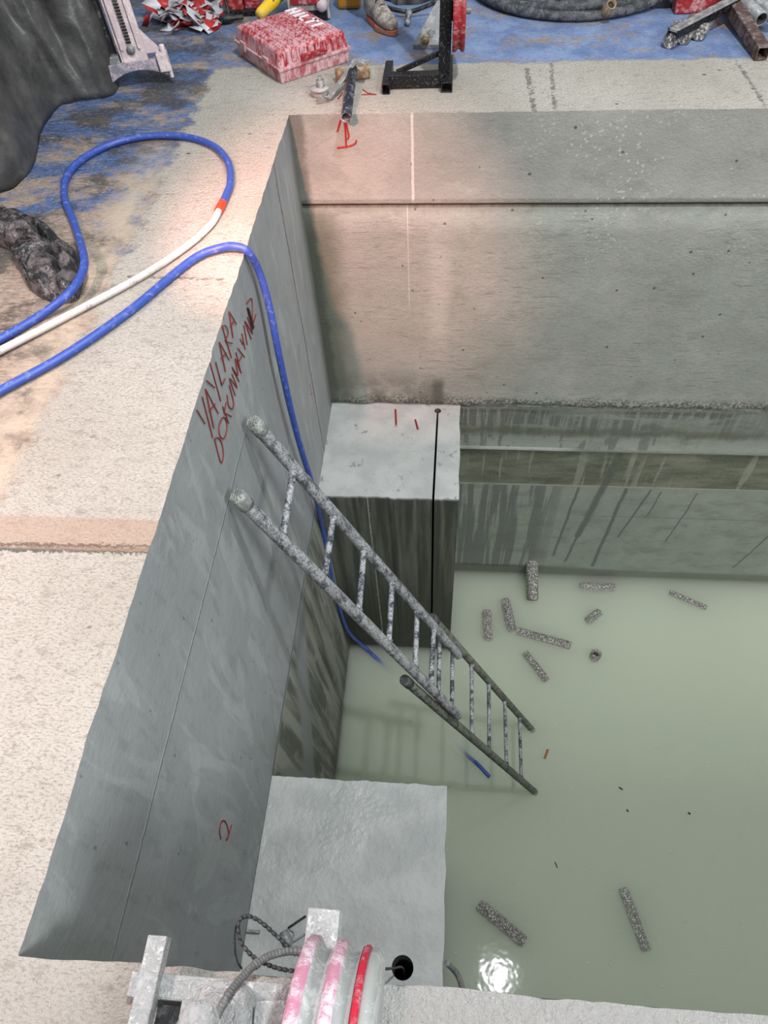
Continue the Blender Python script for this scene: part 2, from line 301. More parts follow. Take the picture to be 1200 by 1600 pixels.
def floor_mat():
    k = Mat('floor_concrete_and_blue_paint')
    big = k.noise(1.6, None, 4); mid = k.noise(8, None, 6, .7); fine = k.noise(70, k.scl(1, 1.0, 1), 5, .7); grit = k.noise(160, None, 2)
    j = k.mul(k.m_('SUBTRACT', mid, .5), .22)
    c = k.mix(k.step(big, .35, .65), C(194, 189, 177), C(208, 204, 193))
    c = k.mix(k.mul(k.step(k.noise(150, k.scl(.6, 1.4, 1), 4, .75), .50, .60), .55), c, C(132, 124, 114)); c = k.mix(k.mul(k.step(k.noise(26, k.scl(.7, 1.5, 1), 6, .75), .52, .64), .45), c, C(138, 128, 116))
    c = k.mix(k.mul(k.step(k.voro(7, k.scl(1, 1.5, 1)), .10, .05), k.step(k.noise(2.5, None, 2), .45, .55), .85), c, C(70, 58, 48))
    # worn blue paint outside the concrete border
    outl = k.step(k.add(k.x, j), -1.17, -1.22); outb = k.step(k.add(k.y, k.mul(j, .5)), 3.83, 3.87); paint = k.mx(outl, outb)
    wn = k.noise(4, k.scl(.8, 1.5, 1), 8, .75); wn2 = k.noise(45, k.scl(.5, 1.8, 1), 5, .8)
    left_wear = k.mul(k.step(k.y, 3.0, 1.6), .16)
    blue = k.mix(k.step(k.x, -1.5, -.6), k.mix(k.step(wn2, .4, .6), C(44, 62, 96), C(84, 112, 160)), k.mix(k.step(k.noise(5, None, 6, .7), .35, .65), C(92, 116, 160), C(128, 148, 184)))
    dirt = k.mix(k.step(wn2, .4, .6), C(132, 116, 102), C(164, 148, 132))
    pw = k.step(k.m_('SUBTRACT', k.add(k.mul(wn, .65), k.mul(wn2, .35)), k.add(left_wear, k.mul(k.step(k.x, -1.0, -1.3), .035))), .42, .48)
    pw = k.m_('MINIMUM', pw, 1.0); pc = k.mix(k.m_('SUBTRACT', 1.0, pw), blue, dirt)
    dk = k.mul(k.step(k.noise(2.6, k.scl(1, 1.4, 1), 8, .72), .47, .58), k.step(k.x, -1.05, -1.3)); pc = k.mix(k.mul(dk, .8), pc, C(52, 50, 46))
    pc = k.mix(k.mul(k.step(k.noise(38, k.scl(1, 2, 1), 6, .8), .53, .62), .6), pc, C(72, 66, 62)); pc = k.mix(k.mul(k.step(k.noise(55, k.scl(1, 1.6, 1), 5, .8), .56, .64), .6), pc, C(168, 168, 170))
    wash = k.mul(k.step(k.x, -1.45, -1.25), k.step(k.y, 3.4, 2.6), k.step(mid, .3, .6)); pc = k.mix(k.mul(wash, .8), pc, C(186, 172, 152))
    c = k.mix(paint, c, pc)
    # saw cuts and joints
    fj = k.mul(k.m_('SUBTRACT', fine, .5), .05); P = k.vec(k.add(k.add(k.x, fj), k.mul(j, .10)), k.add(k.add(k.y, fj), k.mul(j, .12)))
    js = []
    for a, b, w_ in (((0, 862), (235, 858), .010), ((200, 432), (345, 437), .006), ((822, 108), (835, 176), .010), ((860, 100), (866, 170), .008), ((1150, 95), (1195, 165), .007)):
        A = at(*a); B = at(*b); js.append(k.mul(k.seg(P, (A.x - (.6 if a[0] == 0 else 0), A.y), (B.x, B.y), w_), 1.0 if a[0] == 0 else k.mul(k.step(k.noise(30, None, 5, .8), .44, .6), .7)))
    jm = k.mx(*js); c = k.mix(k.mul(jm, k.step(fine, .3, .5), .85), c, C(96, 100, 84))
    A = at(100, 833); B = at(100, 808); mb = k.mul(k.band(k.y, A.y, abs(B.y - A.y), .1), k.step(k.x, -.6, -.74)); c = k.mix(k.mul(mb, .55), c, C(186, 152, 128))
    # white slurry film at the near right side
    wetm = k.mul(k.step(k.add(k.y, k.mul(j, .2)), .16, .09), k.step(k.add(k.x, k.mul(j, 1.5)), -.25, -.05)); c = k.mix(wetm, c, C(180, 184, 183))
    ng = k.mul(k.step(k.y, .3, 0.0), k.step(k.x, -1.1, -.7)); c = k.mix(k.mul(ng, .45), c, C(172, 166, 158))
    h = k.add(k.mul(fine, k.m_('SUBTRACT', 1.8, k.mul(paint, 1.2))), k.add(k.mul(mid, .6), k.mul(jm, -1.5)))
    k.bump(k.add(h, k.mul(k.mul(wetm, k.noise(16, None, 3, .5, .5)), 1.6)), .012)
    return k.out(c, k.m_('SUBTRACT', .85, k.mul(wetm, .77)))

def block_mat(name, wetness):
    k = Mat(name); mid = k.noise(5, None, 6, .6); fine = k.noise(45, None, 4)
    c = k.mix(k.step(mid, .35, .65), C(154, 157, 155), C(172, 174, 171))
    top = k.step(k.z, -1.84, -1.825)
    # sides: dark form-board concrete with runs, darker towards the bottom
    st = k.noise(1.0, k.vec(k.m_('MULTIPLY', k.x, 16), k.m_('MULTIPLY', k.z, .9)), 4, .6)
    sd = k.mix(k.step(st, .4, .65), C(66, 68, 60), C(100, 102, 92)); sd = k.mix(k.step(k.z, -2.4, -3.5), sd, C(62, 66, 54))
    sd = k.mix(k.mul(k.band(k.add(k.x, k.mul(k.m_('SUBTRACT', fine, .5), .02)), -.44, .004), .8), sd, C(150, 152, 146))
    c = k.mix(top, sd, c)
    if not wetness: c = k.mix(k.mul(top, k.step(k.noise(14, None, 5, .7), .60, .66), .6), c, C(90, 92, 86))
    k.bump(k.add(k.mul(mid, .8), k.mul(fine, .2)), .02 if wetness else .01)
    return k.out(c, k.m_('SUBTRACT', .8, k.mul(k.mul(top, wetness), k.add(.28, k.mul(k.step(k.noise(3, None, 2), .5, .6), .15)))))

M = {}
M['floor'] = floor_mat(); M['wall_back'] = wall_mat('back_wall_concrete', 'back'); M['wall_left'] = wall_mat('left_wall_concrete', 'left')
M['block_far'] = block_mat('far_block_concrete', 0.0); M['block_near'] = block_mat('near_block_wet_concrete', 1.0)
k = Mat('plain_concrete'); M['concrete'] = (k.bump(k.noise(8, None, 5), .02), k.out(k.mix(k.noise(3), C(128, 132, 124), C(150, 152, 146)), .85))[1]
k = Mat('hole_lining'); M['hole'] = k.out(C(46, 46, 42), .8)
M['rail_steel'] = grimy('grimy_ladder_tube', C(82, 84, 88), C(168, 169, 170), .72, 30, .5, .15, .002, (1, 1, .6))
M['rail_dull'] = grimy('muddy_ladder_tube', C(72, 76, 68), C(130, 133, 122), .66, 26, .6, .1)
M['rung'] = grimy('spattered_rung', C(58, 62, 72), C(178, 179, 182), .66, 22, .5, .2)
M['cap'] = grimy('ladder_end_cap', C(120, 122, 118), C(176, 178, 172), .6, 40, .7)
M['cap_dark'] = grimy('dark_ladder_end_cap', C(70, 74, 72), C(110, 114, 108), .4, 40, .7)
M['hose_blue'] = grimy('blue_hose_rubber', C(50, 76, 156), C(108, 126, 182), .25, 40, .42, 0, .001)
M['hose_white'] = grimy('dusty_white_hose', C(208, 198, 192), C(160, 150, 150), .3, 30, .5, 0, .001)
M['red_tape'] = grimy('red_tape', C(226, 60, 34), C(230, 120, 90), .2, 30, .5)
M['black_steel'] = grimy('spattered_black_steel', C(20, 21, 24), C(120, 124, 126), .22, 110, .35, .2)
M['dark_pipe'] = grimy('dark_blue_grey_pipe', C(44, 48, 62), C(150, 152, 160), .45, 26, .35, .4)
M['grey_steel'] = grimy('dusty_grey_steel', C(128, 130, 132), C(176, 174, 170), .5, 20, .45, .3)
M['pale_steel'] = grimy('slurry_coated_steel', C(168, 171, 170), C(190, 192, 190), .6, 30, .05, .0, .0045)
M['pale_disc'] = grimy('slurry_coated_disc', C(150, 152, 150), C(178, 180, 178), .6, 20, .12, .0, .0012)
M['pink_steel'] = grimy('pinkish_dusty_aluminium', C(196, 180, 182), C(224, 208, 208), .5, 16, .6, .1)
M['pink_dark'] = grimy('dusty_foot_plate', C(126, 124, 134), C(186, 172, 180), .55, 22, .6, .1)
M['red_rubber'] = grimy('dusty_red_rubber', C(150, 22, 36), C(196, 150, 150), .40, 20, .5, 0, .002, (1, 3, 3))
M['pink_rubber'] = grimy('slurry_stained_pink_rubber', C(178, 122, 142), C(202, 188, 196), .62, 22, .2, 0, .0016)
M['red_bright'] = grimy('wet_red_rubber', C(178, 30, 54), C(184, 120, 130), .5, 40, .3)
M['wheel_grey'] = grimy('grey_wheel_disc', C(96, 98, 96), C(140, 142, 138), .5, 16, .5)
M['black_hose'] = grimy('dusty_black_hose', C(52, 54, 58), C(104, 106, 108), .55, 22, .6)
M['bead'] = grimy('grimy_bead', C(62, 64, 66), C(120, 122, 122), .4, 90, .4, .3)
M['rust'] = grimy('rusty_tube', C(74, 52, 46), C(128, 116, 112), .5, 26, .7)
M['dark'] = grimy('dirty_black_plastic', C(20, 21, 23), C(90, 90, 90), .3, 24, .5)
M['yellow'] = grimy('scuffed_yellow_plastic', C(230, 186, 30), C(206, 186, 140), .25, 18, .45)
M['amber'] = grimy('dusty_amber_plastic', C(196, 134, 22), C(150, 130, 100), .35, 18, .45)
M['white_dirty'] = grimy('dusty_off_white_housing', C(186, 176, 170), C(150, 140, 134), .4, 20, .6)
M['machine_red'] = grimy('dusty_machine_red', C(150, 30, 36), C(196, 150, 148), .52, 16, .55)
M['leather'] = grimy('dusty_boot_leather', C(120, 110, 104), C(186, 178, 168), .6, 22, .75)
M['sole'] = grimy('orange_boot_sole', C(190, 88, 48), C(150, 130, 118), .6, 24, .7)
M['brass'] = grimy('dirty_brass', C(140, 112, 84), C(190, 176, 150), .5, 24, .5, .2)
M['wood'] = grimy('wet_wood', C(150, 96, 58), C(120, 90, 66), .3, 40, .7)
M['label_white'] = grimy('scuffed_white_print', C(236, 228, 232), C(226, 200, 206), .2, 60, .6)
M['purple'] = grimy('purple_print', C(84, 34, 96), C(120, 90, 120), .2, 40, .6)
k = Mat('red_marker'); M['marker'] = k.out(C(128, 34, 26), .7)
k = Mat('bright_red_spray'); M['spray'] = k.out(C(158, 24, 24), .6)
k = Mat('black_marker'); M['blackmark'] = k.out(C(50, 20, 20), .7)
k = Mat('tape_white', True); M['tape_w'] = k.out(k.mix(k.step(k.noise(12), .4, .7), C(196, 196, 200), C(168, 170, 176)), .4)
k = Mat('tape_red', True); M['tape_r'] = k.out(k.mix(k.step(k.noise(12), .4, .7), C(176, 32, 34), C(140, 24, 30)), .4)
# red case: dry white scrapes along the ribs
k = Mat('scraped_red_case'); n = k.noise(9, k.scl(1, 1, 1), 5, .7); n2 = k.noise(60, k.scl(1.0, 1.0, .35), 4, .7)
n3_ = k.noise(45, k.scl(2.2, .5, .5), 4, .7); f = k.step(k.add(k.mul(n, .35), k.add(k.mul(n2, .3), k.mul(n3_, .35))), .44, .55); k.bump(n2, .002)
M['case'] = k.out(k.mix(k.mul(f, .72), C(164, 24, 40), C(216, 184, 188)), .6)
k = Mat('dust_caked_case_side'); n = k.noise(12, None, 5, .7); n2 = k.noise(40, k.scl(1, 1, .3), 4, .7)
f = k.step(k.add(k.mul(n, .5), k.mul(n2, .5)), .40, .55); M['case_side'] = k.out(k.mix(k.mul(f, .85), C(164, 84, 92), C(206, 178, 180)), .7)
# tarpaulin
k = Mat('grey_tarpaulin'); n = k.noise(3, None, 5); n2 = k.noise(40, k.scl(1, 1, 3), 4)
M['tarp'] = (k.bump(k.add(k.noise(5, None, 4, .5, .2), k.mul(n2, .04)), .022), k.out(k.mix(k.step(k.add(k.mul(n, .5), k.mul(k.noise(9, None, 7, .8), .5)), .36, .66), C(52, 53, 52), C(90, 89, 88)), .42))[1]
k = Mat('black_bin_liner'); n = k.noise(18, None, 4, .6, 1.2)
M['bag'] = (k.bump(n, .012), k.out(k.mix(k.step(k.noise(14, None, 6, .8), .44, .60), C(24, 25, 26), C(96, 90, 90)), .28))[1]
# drill core: grey concrete with stone chips
k = Mat('drill_core_concrete', True); v = k.voro(60); n = k.noise(95, None, 3)
cc = k.mix(k.step(v, .25, .5), C(150, 147, 141), C(104, 101, 96)); cc = k.mix(k.step(n, .55, .60), cc, C(206, 204, 198)); k.bump(k.add(v, k.mul(n, .5)), .006)
M['core'] = k.out(cc, .8)

def water_mat():
    k = Mat('milky_slurry_water'); t = k.t; n = k.n; n.remove(k.b); o = n['Material Output']
    tr = n.new('ShaderNodeBsdfTransparent'); gl = n.new('ShaderNodeBsdfGlossy'); gl.inputs['Roughness'].default_value = .05
    fr = n.new('ShaderNodeFresnel'); fr.inputs['IOR'].default_value = 1.33
    b = n.new('ShaderNodeBump'); b.inputs['Distance'].default_value = .004; b.inputs['Strength'].default_value = .35
    k.lk(k.noise(5, None, 3), b.inputs['Height']); k.lk(b.outputs[0], gl.inputs['Normal'])
    mx = n.new('ShaderNodeMixShader'); k.lk(fr.outputs[0], mx.inputs[0]); k.lk(tr.outputs[0], mx.inputs[1]); k.lk(gl.outputs[0], mx.inputs[2]); k.lk(mx.outputs[0], o.inputs['Surface'])
    v = n.new('ShaderNodeVolumePrincipled'); v.inputs['Color'].default_value = (.930, .955, .890, 1); v.inputs['Density'].default_value = 9.0; v.inputs['Anisotropy'].default_value = 0.0
    k.lk(v.outputs[0], o.inputs['Volume'])
    return k.m
M['water'] = water_mat()

# ------------------------------------------------------------------ the setting
XW, YB, YN, ZW = -.745, 3.34, .082, -3.90      # left wall, back wall, near edge, water level
XR = 4.6
def jit(t, seed): return .006 * fb(t * 3.0, seed) + .004 * n3(t * 22, seed)
def left_top(y): return XW + jit(y, 3.3)
def back_top(x): return YB + jit(x, 8.1)
def near_top(x): return YN + jit(x, 5.7)
def grid(name, P, nu, nv, mat, sm=False):
    m = MB(); m.add([P(i / nu, j / nv) for j in range(nv + 1) for i in range(nu + 1)],
                    [(j * (nu + 1) + i, j * (nu + 1) + i + 1, (j + 1) * (nu + 1) + i + 1, (j + 1) * (nu + 1) + i) for j in range(nv) for i in range(nu)], 0, sm)
    return m.build(name, mat)
# floor: one sheet with the pit cut out of it, edges chipped
m = MB(); N = 160
def strip(f, g, n=N):
    vs = [f(i / n) for i in range(n + 1)] + [g(i / n) for i in range(n + 1)]
    m.add(vs, [(i, i + 1, n + 2 + i, n + 1 + i) for i in range(n)])
lx = lambda t: YN + (YB - YN) * t; bx = lambda t: XW + (XR - XW) * t
strip(lambda t: (left_top(lx(t)), lx(t), 0), lambda t: (-6, lx(t), 0))
strip(lambda t: (bx(t), back_top(bx(t)), 0), lambda t: (bx(t), 9, 0), 260)
strip(lambda t: (bx(t), near_top(bx(t)), 0), lambda t: (bx(t), -2.5, 0), 260)
m.add([(-6, -2.5, 0), (XW, -2.5, 0), (XW, YN, 0), (-6, YN, 0)], [(0, 1, 2, 3)]); m.add([(-6, YB, 0), (XW, YB, 0), (XW, 9, 0), (-6, 9, 0)], [(0, 1, 2, 3)])
m.add([(XR, -2.5, 0), (7, -2.5, 0), (7, 9, 0), (XR, 9, 0)], [(0, 1, 2, 3)])
struct(m.build('floor', M['floor']))
zl = [0, -.01, -.03, -.1, -.2, -.3, -.40, -.425, -.432, -.445, -.455] + [-.6 - .15 * i for i in range(8)] + [-1.78, -1.80, -1.83, -1.85, -1.9, -2.0, -2.1, -2.235, -2.25, -2.28, -2.35, -2.5, -2.64, -2.66, -2.8, -3.1, -3.4, -3.7, -3.9, -4.6]
def yoff(z):
    if z > -.41: o = 0
    elif z > -.43: o = -.006
    elif z > -.447: o = .022
    elif z > -1.79: o = .004
    elif z > -1.815: o = -.004
    elif z > -2.24: o = .030
    elif z > -2.26: o = .018
    elif z > -2.30: o = .036
    else: o = .030 + .03 * min(1, (-z - 2.3) / 1.6)
    return o
def Pback(u, v):
    x = XW - .02 + (XR - XW + .02) * u; z = zl[round(v * (len(zl) - 1))]; e = math.exp(z * 14)
    rag = .010 * fb(x * 6, z * 6, 2) if -1.87 < z < -1.77 else .002 * fb(x * 3, z * 3)
    return (x, YB + (back_top(x) - YB) * e + yoff(z) + rag * (1 - e), z + (.02 * fb(x * 2.5, 4, 1) if -1.87 < z < -1.77 else 0))
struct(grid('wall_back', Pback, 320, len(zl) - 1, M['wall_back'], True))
def Pleft(u, v):
    y = YN - .01 + (YB - YN + .05) * u; z = -4.6 * v ** 1.6; e = math.exp(z * 14)
    bul = .002 * fb(y * 2, z * 2, 5)
    return (XW + (left_top(y) - XW) * e + bul * (1 - e) + .018 * min(1, -z / 3.9), y, z)
wl = struct(grid('wall_left', Pleft, 220, 90, M['wall_left'], True))
struct(grid('wall_near', lambda u, v: (XW + (XR - XW) * u, YN + (near_top(XW + (XR - XW) * u) - YN) * math.exp(-4.6 * v * 14), -4.6 * v), 120, 30, M['concrete'], True))
struct(grid('wall_right', lambda u, v: (XR, YN + (YB - YN + .1) * u, -4.6 * v), 4, 4, M['concrete']))
struct(MB().box((1.93, 1.73, -4.65), (5.6, 3.6, .1)).build('floor', M['concrete']))

# ------------------------------------------------------------------ concrete blocks in the two left corners
def block(name, x0, x1, yf0, yf1, mat, nseed, label, side):
    """x0..x1, front face y at top / at water; top at -1.82"""
    m = MB(); n = 40; zt = -1.82
    e = lambda t, s_: .010 * fb(t * 4, s_ + nseed) + .006 * n3(t * 25, s_ + nseed)
    yb = YB + .10 if side == 'far' else YN - .002
    def fy(t, lo): return (yf1 if lo else yf0) + (0 if lo else e(t, 1))
    f = [(x0 + (x1 - x0) * i / n, fy(i / n, 0), zt) for i in range(n + 1)]
    fl = [(x0 + (x1 - x0) * i / n, fy(i / n, 0), zt - .03) for i in range(n + 1)]
    fl2 = [(x0 + (x1 - x0) * i / n, yf1, -4.5) for i in range(n + 1)]
    bk = [(x0 + (x1 - x0) * i / n, yb, zt) for i in range(n + 1)]
    q = lambda a, b: m.add(a + b, [(i, i + 1, n + 2 + i, n + 1 + i) for i in range(n)])
    q(f, fl); q(fl, fl2)
    nb = 10; rows = [[(a[0], a[1] + (b[1] - a[1]) * j / nb, zt) for a, b in zip(f, bk)] for j in range(nb + 1)]
    # chipped right-hand edge
    for j, r in enumerate(rows[1:-1], 1): r[-1] = (r[-1][0] + e(j / nb * 2, 2), r[-1][1], zt)
    for a, b in zip(rows, rows[1:]): q(a, b)
    right = [r[-1] for r in rows]; n2 = len(right) - 1
    rl = [(x1, (f[-1][1] if i == 0 else p[1]), -4.5) for i, p in enumerate(right)]
    rl[0] = (x1, yf1, -4.5)
    m.add(right + rl, [(i, i + 1, n2 + 2 + i, n2 + 1 + i) for i in range(n2)])
    lf = [r[0] for r in rows]; ll = [(x0, p[1], -4.5) for p in lf]; ll[0] = (x0, yf1, -4.5)
    m.add(lf + ll, [(i, i + 1, n2 + 2 + i, n2 + 1 + i) for i in range(n2)])
    m.add(bk + [(p[0], p[1], -4.5) for p in bk], [(i, i + 1, n + 2 + i, n + 1 + i) for i in range(n)])
    m.add([(x0, yf1, -4.5), (x1, yf1, -4.5), (x1, yb, -4.5), (x0, yb, -4.5)], [(0, 1, 2, 3)])
    o = m.build(name, [mat, M['hole']])
    bm = bmesh.new(); bm.from_mesh(o.data); bmesh.ops.remove_doubles(bm, verts=bm.verts, dist=.0005); bmesh.ops.recalc_face_normals(bm, faces=bm.faces); bm.to_mesh(o.data); bm.free()
    tag(o, label, 'concrete block'); return o
def cut(o, mb):
    c = mb.build('cutter', M['hole']); md = o.modifiers.new('cut', 'BOOLEAN'); md.operation = 'DIFFERENCE'; md.solver = 'EXACT'; md.object = c
    dg = bpy.context.evaluated_depsgraph_get(); me = bpy.data.meshes.new_from_object(o.evaluated_get(dg)); o.modifiers.clear(); o.data = me
    bpy.data.objects.remove(c)
xl = XW + .004
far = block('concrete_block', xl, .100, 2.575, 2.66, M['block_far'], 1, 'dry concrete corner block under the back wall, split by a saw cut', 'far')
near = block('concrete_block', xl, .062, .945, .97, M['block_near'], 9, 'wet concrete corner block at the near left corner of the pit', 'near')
h = at(684, 642, 2, -1.82); s0 = at(676, 785, 2, -1.82)
cc_ = MB(); cc_.cyl((h.x, h.y, -1.7), (h.x, h.y, -4.0), .022, n=24); cut(far, cc_)
m = MB(); m.prism([(h.x - .006, h.y), (h.x + .006, h.y), (s0.x + .007, 2.3), (s0.x - .007, 2.3)], -3.75, -1.7); cut(far, m)
h2 = at(629, 1512, 2, -1.82); cut(near, MB().cyl((h2.x, h2.y, -1.7), (h2.x, h2.y, -4.2), .043, n=28))

# ------------------------------------------------------------------ water
m = MB(); m.box((1.93, 1.72, ZW - .32), (5.6, 3.6, .64))
struct(tag(m.build('water', M['water']), 'flooded pit bottom under milky grey green slurry water'))

# ------------------------------------------------------------------ ladders
tp, bt = Vector((-.70, 1.71, -.49)), Vector((.72, 1.76, -3.90))
dl = (bt - tp); dl.y = 0; dl.normalize(); nl = Vector((-dl.z, 0, dl.x)); nl = nl if nl.z > 0 else -nl
def ladder(name, label, pA, pB, rungs, off, r, rr, mr, mcap, mrung):
    p0 = tp + nl * off
    A = [atp(*p, p0, nl) for p in pA]; B = [atp(*p, p0, nl) for p in pB]
    t = thing(name, B[1], label, 'ladder', 'ladder sections leaning in the pit')
    for E in (A, B):
        MB().tube([E[0].lerp(E[1], i / 14) for i in range(15)], r, 16, rfun=lambda q, i: 1).build('rail', mr, t)
        d = (E[0] - E[1]).normalized(); c = MB()
        c.lathe(E[0] - d * .05, d, [(0, r * 1.02), (.0, r * 1.14), (.045, r * 1.16), (.06, r * 1.08), (.062, 0)], 20)
        for i in range(-2, 3):
            w2 = math.sqrt(max(0, 1 - (i * .4) ** 2)) * r * 1.0
            s_ = d.cross(Vector((0, 1, 0))).normalized(); u = d.cross(s_).normalized()
            c.bar(E[0] + d * .014 + s_ * i * r * .4 - u * w2, E[0] + d * .014 + s_ * i * r * .4 + u * w2, r * .16, .006, d)
        c.build('end_cap', mcap, t)
    def near_on(E, p):
        d = (E[1] - E[0]).normalized(); return E[0] + d * (p - E[0]).dot(d)
    ks = []
    dA = (A[1] - A[0]); dB = (B[1] - B[0])
    for a, b in rungs:
        a = near_on(A, atp(*a, p0, nl)); b = near_on(B, atp(*b, p0, nl))
        o = MB(); o.tube([a.lerp(b, i / 6) for i in range(7)], rr, 12)
        for e, g in ((a, b), (b, a)):
            d = (g - e).normalized(); o.lathe(e + d * r * .9, d, [(0, rr * 1.35), (.008, rr * 1.35), (.01, rr)], 14)
        o = o.build('rung', mrung, t)
        for e, g in ((b, a),):
            d = (e - g).normalized(); q = MB(); q.lathe(e + d * (r * .93) , d, [(0, rr * .8), (.004, rr * .75), (.004, rr * .45), (.001, rr * .4), (.001, 0)], 14); q.build('rivet', M['cap_dark'], o)
    return t
ladder('ladder', 'pale spattered metal ladder section leaning on the left wall, upper of the two', ((398, 662), (717, 1024)), ((373, 777), (716, 1118)),
       [((458, 738), (443, 830)), ((522, 800), (508, 893)), ((569, 857), (562, 941)), ((613, 908), (608, 995)), ((652, 953), (649, 1036)), ((678, 978), (673, 1070))], .055, .0255, .0135, M['rail_steel'], M['cap'], M['rung'])
ladder('ladder', 'muddy lower ladder section standing in the water, partly under the other section', ((676, 966), (832, 1141)), ((633, 1063), (836, 1238)),
       [((687, 990), (685, 1085)), ((707, 1022), (706, 1108)), ((737, 1047), (737, 1140)), ((764, 1075), (764, 1166)), ((789, 1101), (791, 1190)), ((812, 1124), (814, 1211))], .0, .024, .012, M['rail_dull'], M['cap_dark'], M['rung'])

# ------------------------------------------------------------------ writing on the walls (surface marks: parts of their wall)
def strokes(name, lines, fn, r, mat, parent):
    m = MB()
    for L in lines:
        pts = [fn(*p) for p in L]
        pts = spline(pts, 4) if len(pts) > 3 else pts
        m.tube(pts, r, 6)
    o = m.build(name, mat, parent); return o
q = lambda x, y: at(300 + x / 4.615, 400 + y / 4.615, 0, XW + .004)
W = [[(35, 1110), (95, 1210)], [(75, 1015), (150, 1310)], [(97, 958), (158, 1242)], [(97, 958), (190, 1135)], [(125, 1115), (168, 1068)], [(105, 898), (165, 950)], [(130, 770), (208, 1047)],
     [(172, 765), (215, 932), (240, 885)], [(198, 620), (242, 835)], [(198, 620), (270, 752)], [(212, 740), (248, 700)], [(218, 505), (285, 735)], [(218, 505), (245, 505), (262, 560), (242, 612), (292, 630)],
     [(268, 400), (297, 592)], [(268, 400), (322, 492)], [(278, 505), (308, 465)],
     [(163, 1320), (207, 1487), (226, 1440), (216, 1352), (188, 1310), (163, 1320)], [(215, 1172), (196, 1225), (200, 1290), (226, 1318), (250, 1268), (250, 1200), (232, 1163), (215, 1172)],
     [(222, 1085), (265, 1207)], [(247, 1058), (232, 1130), (286, 1157)], [(254, 1005), (264, 1078), (288, 1102), (301, 1062), (270, 930)], [(313, 1007), (272, 882), (326, 950), (288, 850)],
     [(340, 905), (290, 800), (332, 862), (312, 740), (356, 845)], [(318, 695), (352, 835)], [(330, 664), (380, 730)], [(330, 775), (360, 722)], [(347, 598), (372, 640)], [(360, 560), (384, 675)], [(374, 500), (400, 640)],
     [(428, 600), (382, 470), (438, 560), (400, 440)], [(393, 342), (432, 312), (438, 480), (462, 420)]]
strokes('painted_writing', W, q, .0021, M['marker'], wl)
strokes('painted_writing', [[(400, 375), (438, 525)], [(405, 380), (442, 515)], [(412, 400), (432, 500)]], q, .005, M['blackmark'], wl)
strokes('painted_mark', [[(848, 922), (873, 1102)], [(850, 1002), (866, 985)], [(870, 1070), (886, 1055)]], q, .0035, M['marker'], wl)
q2 = lambda x, y: at(x / 3, 1200 + y / 3, 0, XW + .009)
strokes('painted_number', [[(1036, 332), (1030, 295), (1036, 258), (1048, 246), (1062, 262), (1072, 310), (1060, 340)], [(1066, 335), (1086, 268)]], q2, .0022, M['marker'], wl)
wb = bpy.data.objects['wall_back']
q3 = lambda x, y: at(x, y, 1, YB - .002)
strokes('painted_mark', [[(532, 188), (527, 206)], [(538, 188), (540, 210), (541, 231)], [(540, 188), (543, 203), (545, 212), (543, 218)], [(527, 231), (542, 229), (554, 225), (557, 219)]], q3, .004, M['spray'], wb)
fl_ = bpy.data.objects['floor']
for L_ in ([(567, 140), (575, 146), (588, 148)], [(528, 155), (535, 145)], [(565, 148), (588, 148)]): strokes('painted_mark', [L_], lambda x, y: at(x, y, 2, .001), .003, M['marker'], fl_)
for L_ in ([(618, 640), (619, 664)], [(649, 656), (653, 671)]): strokes('painted_mark', [L_], lambda x, y: at(x, y, 2, -1.818), .006, M['marker'], far)

# ------------------------------------------------------------------ hoses
g = lambda px, py, z=.016: at(px, py, 2, z)
t = thing('hose', g(345, 322, 0), 'blue hose looping over the floor, joined to a white hose with red tape', 'hose')
b1 = [(-60, 560), (0, 530), (60, 495), (105, 461), (127, 430), (131, 400), (117, 352), (101, 308), (105, 275), (130, 248), (175, 225), (230, 213), (290, 214), (333, 228), (356, 253), (360, 285), (352, 308), (345, 323)]
zf = lambda x, y: .016 + (.035 if 60 < x < 132 and 395 < y < 480 else 0)
MB().tube(spline([g(x, y, zf(x, y)) for x, y in b1]), .0145, 14).build('blue_hose', M['hose_blue'], t)
MB().tube(spline([g(*p) for p in [(345, 323), (330, 350), (290, 386), (220, 432), (110, 491), (0, 548), (-60, 578)]]), .0125, 14).build('white_hose', M['hose_white'], t)
MB().tube([g(348, 317), g(341, 330)], .0165, 14).build('tape_wrap', M['red_tape'], t)
t = [g(-60, 645), g(0, 611), g(100, 556), g(200, 488), g(270, 430), g(310, 400, .02), g(345, 387, .028), g(368, 385, .035)]
wx = lambda px, py, d=.03: at(px, py, 0, XW + d)
t += [wx(388, 394, .02), wx(405, 425, .035), wx(421, 480, .05), wx(436, 555, .06), wx(452, 630, .06), wx(470, 700, .06), wx(490, 765, .06), at(505, 830, 1, 2.50), at(520, 910, 1, 2.50), at(535, 965, 1, 2.52), at(547, 990, 1, 2.56), at(566, 1008, 2, -3.87), at(592, 1032, 2, -3.93), at(630, 1068, 2, -4.25), at(700, 1145, 2, -4.28), at(728, 1178, 2, -3.98), at(745, 1193, 2, -3.908), at(765, 1214, 2, -3.898)]
o = MB().tube(spline(t, 6), .0145, 14).build('hose', M['hose_blue']); tag(o, 'blue hose hanging over the pit edge down the left wall into the water', 'hose')

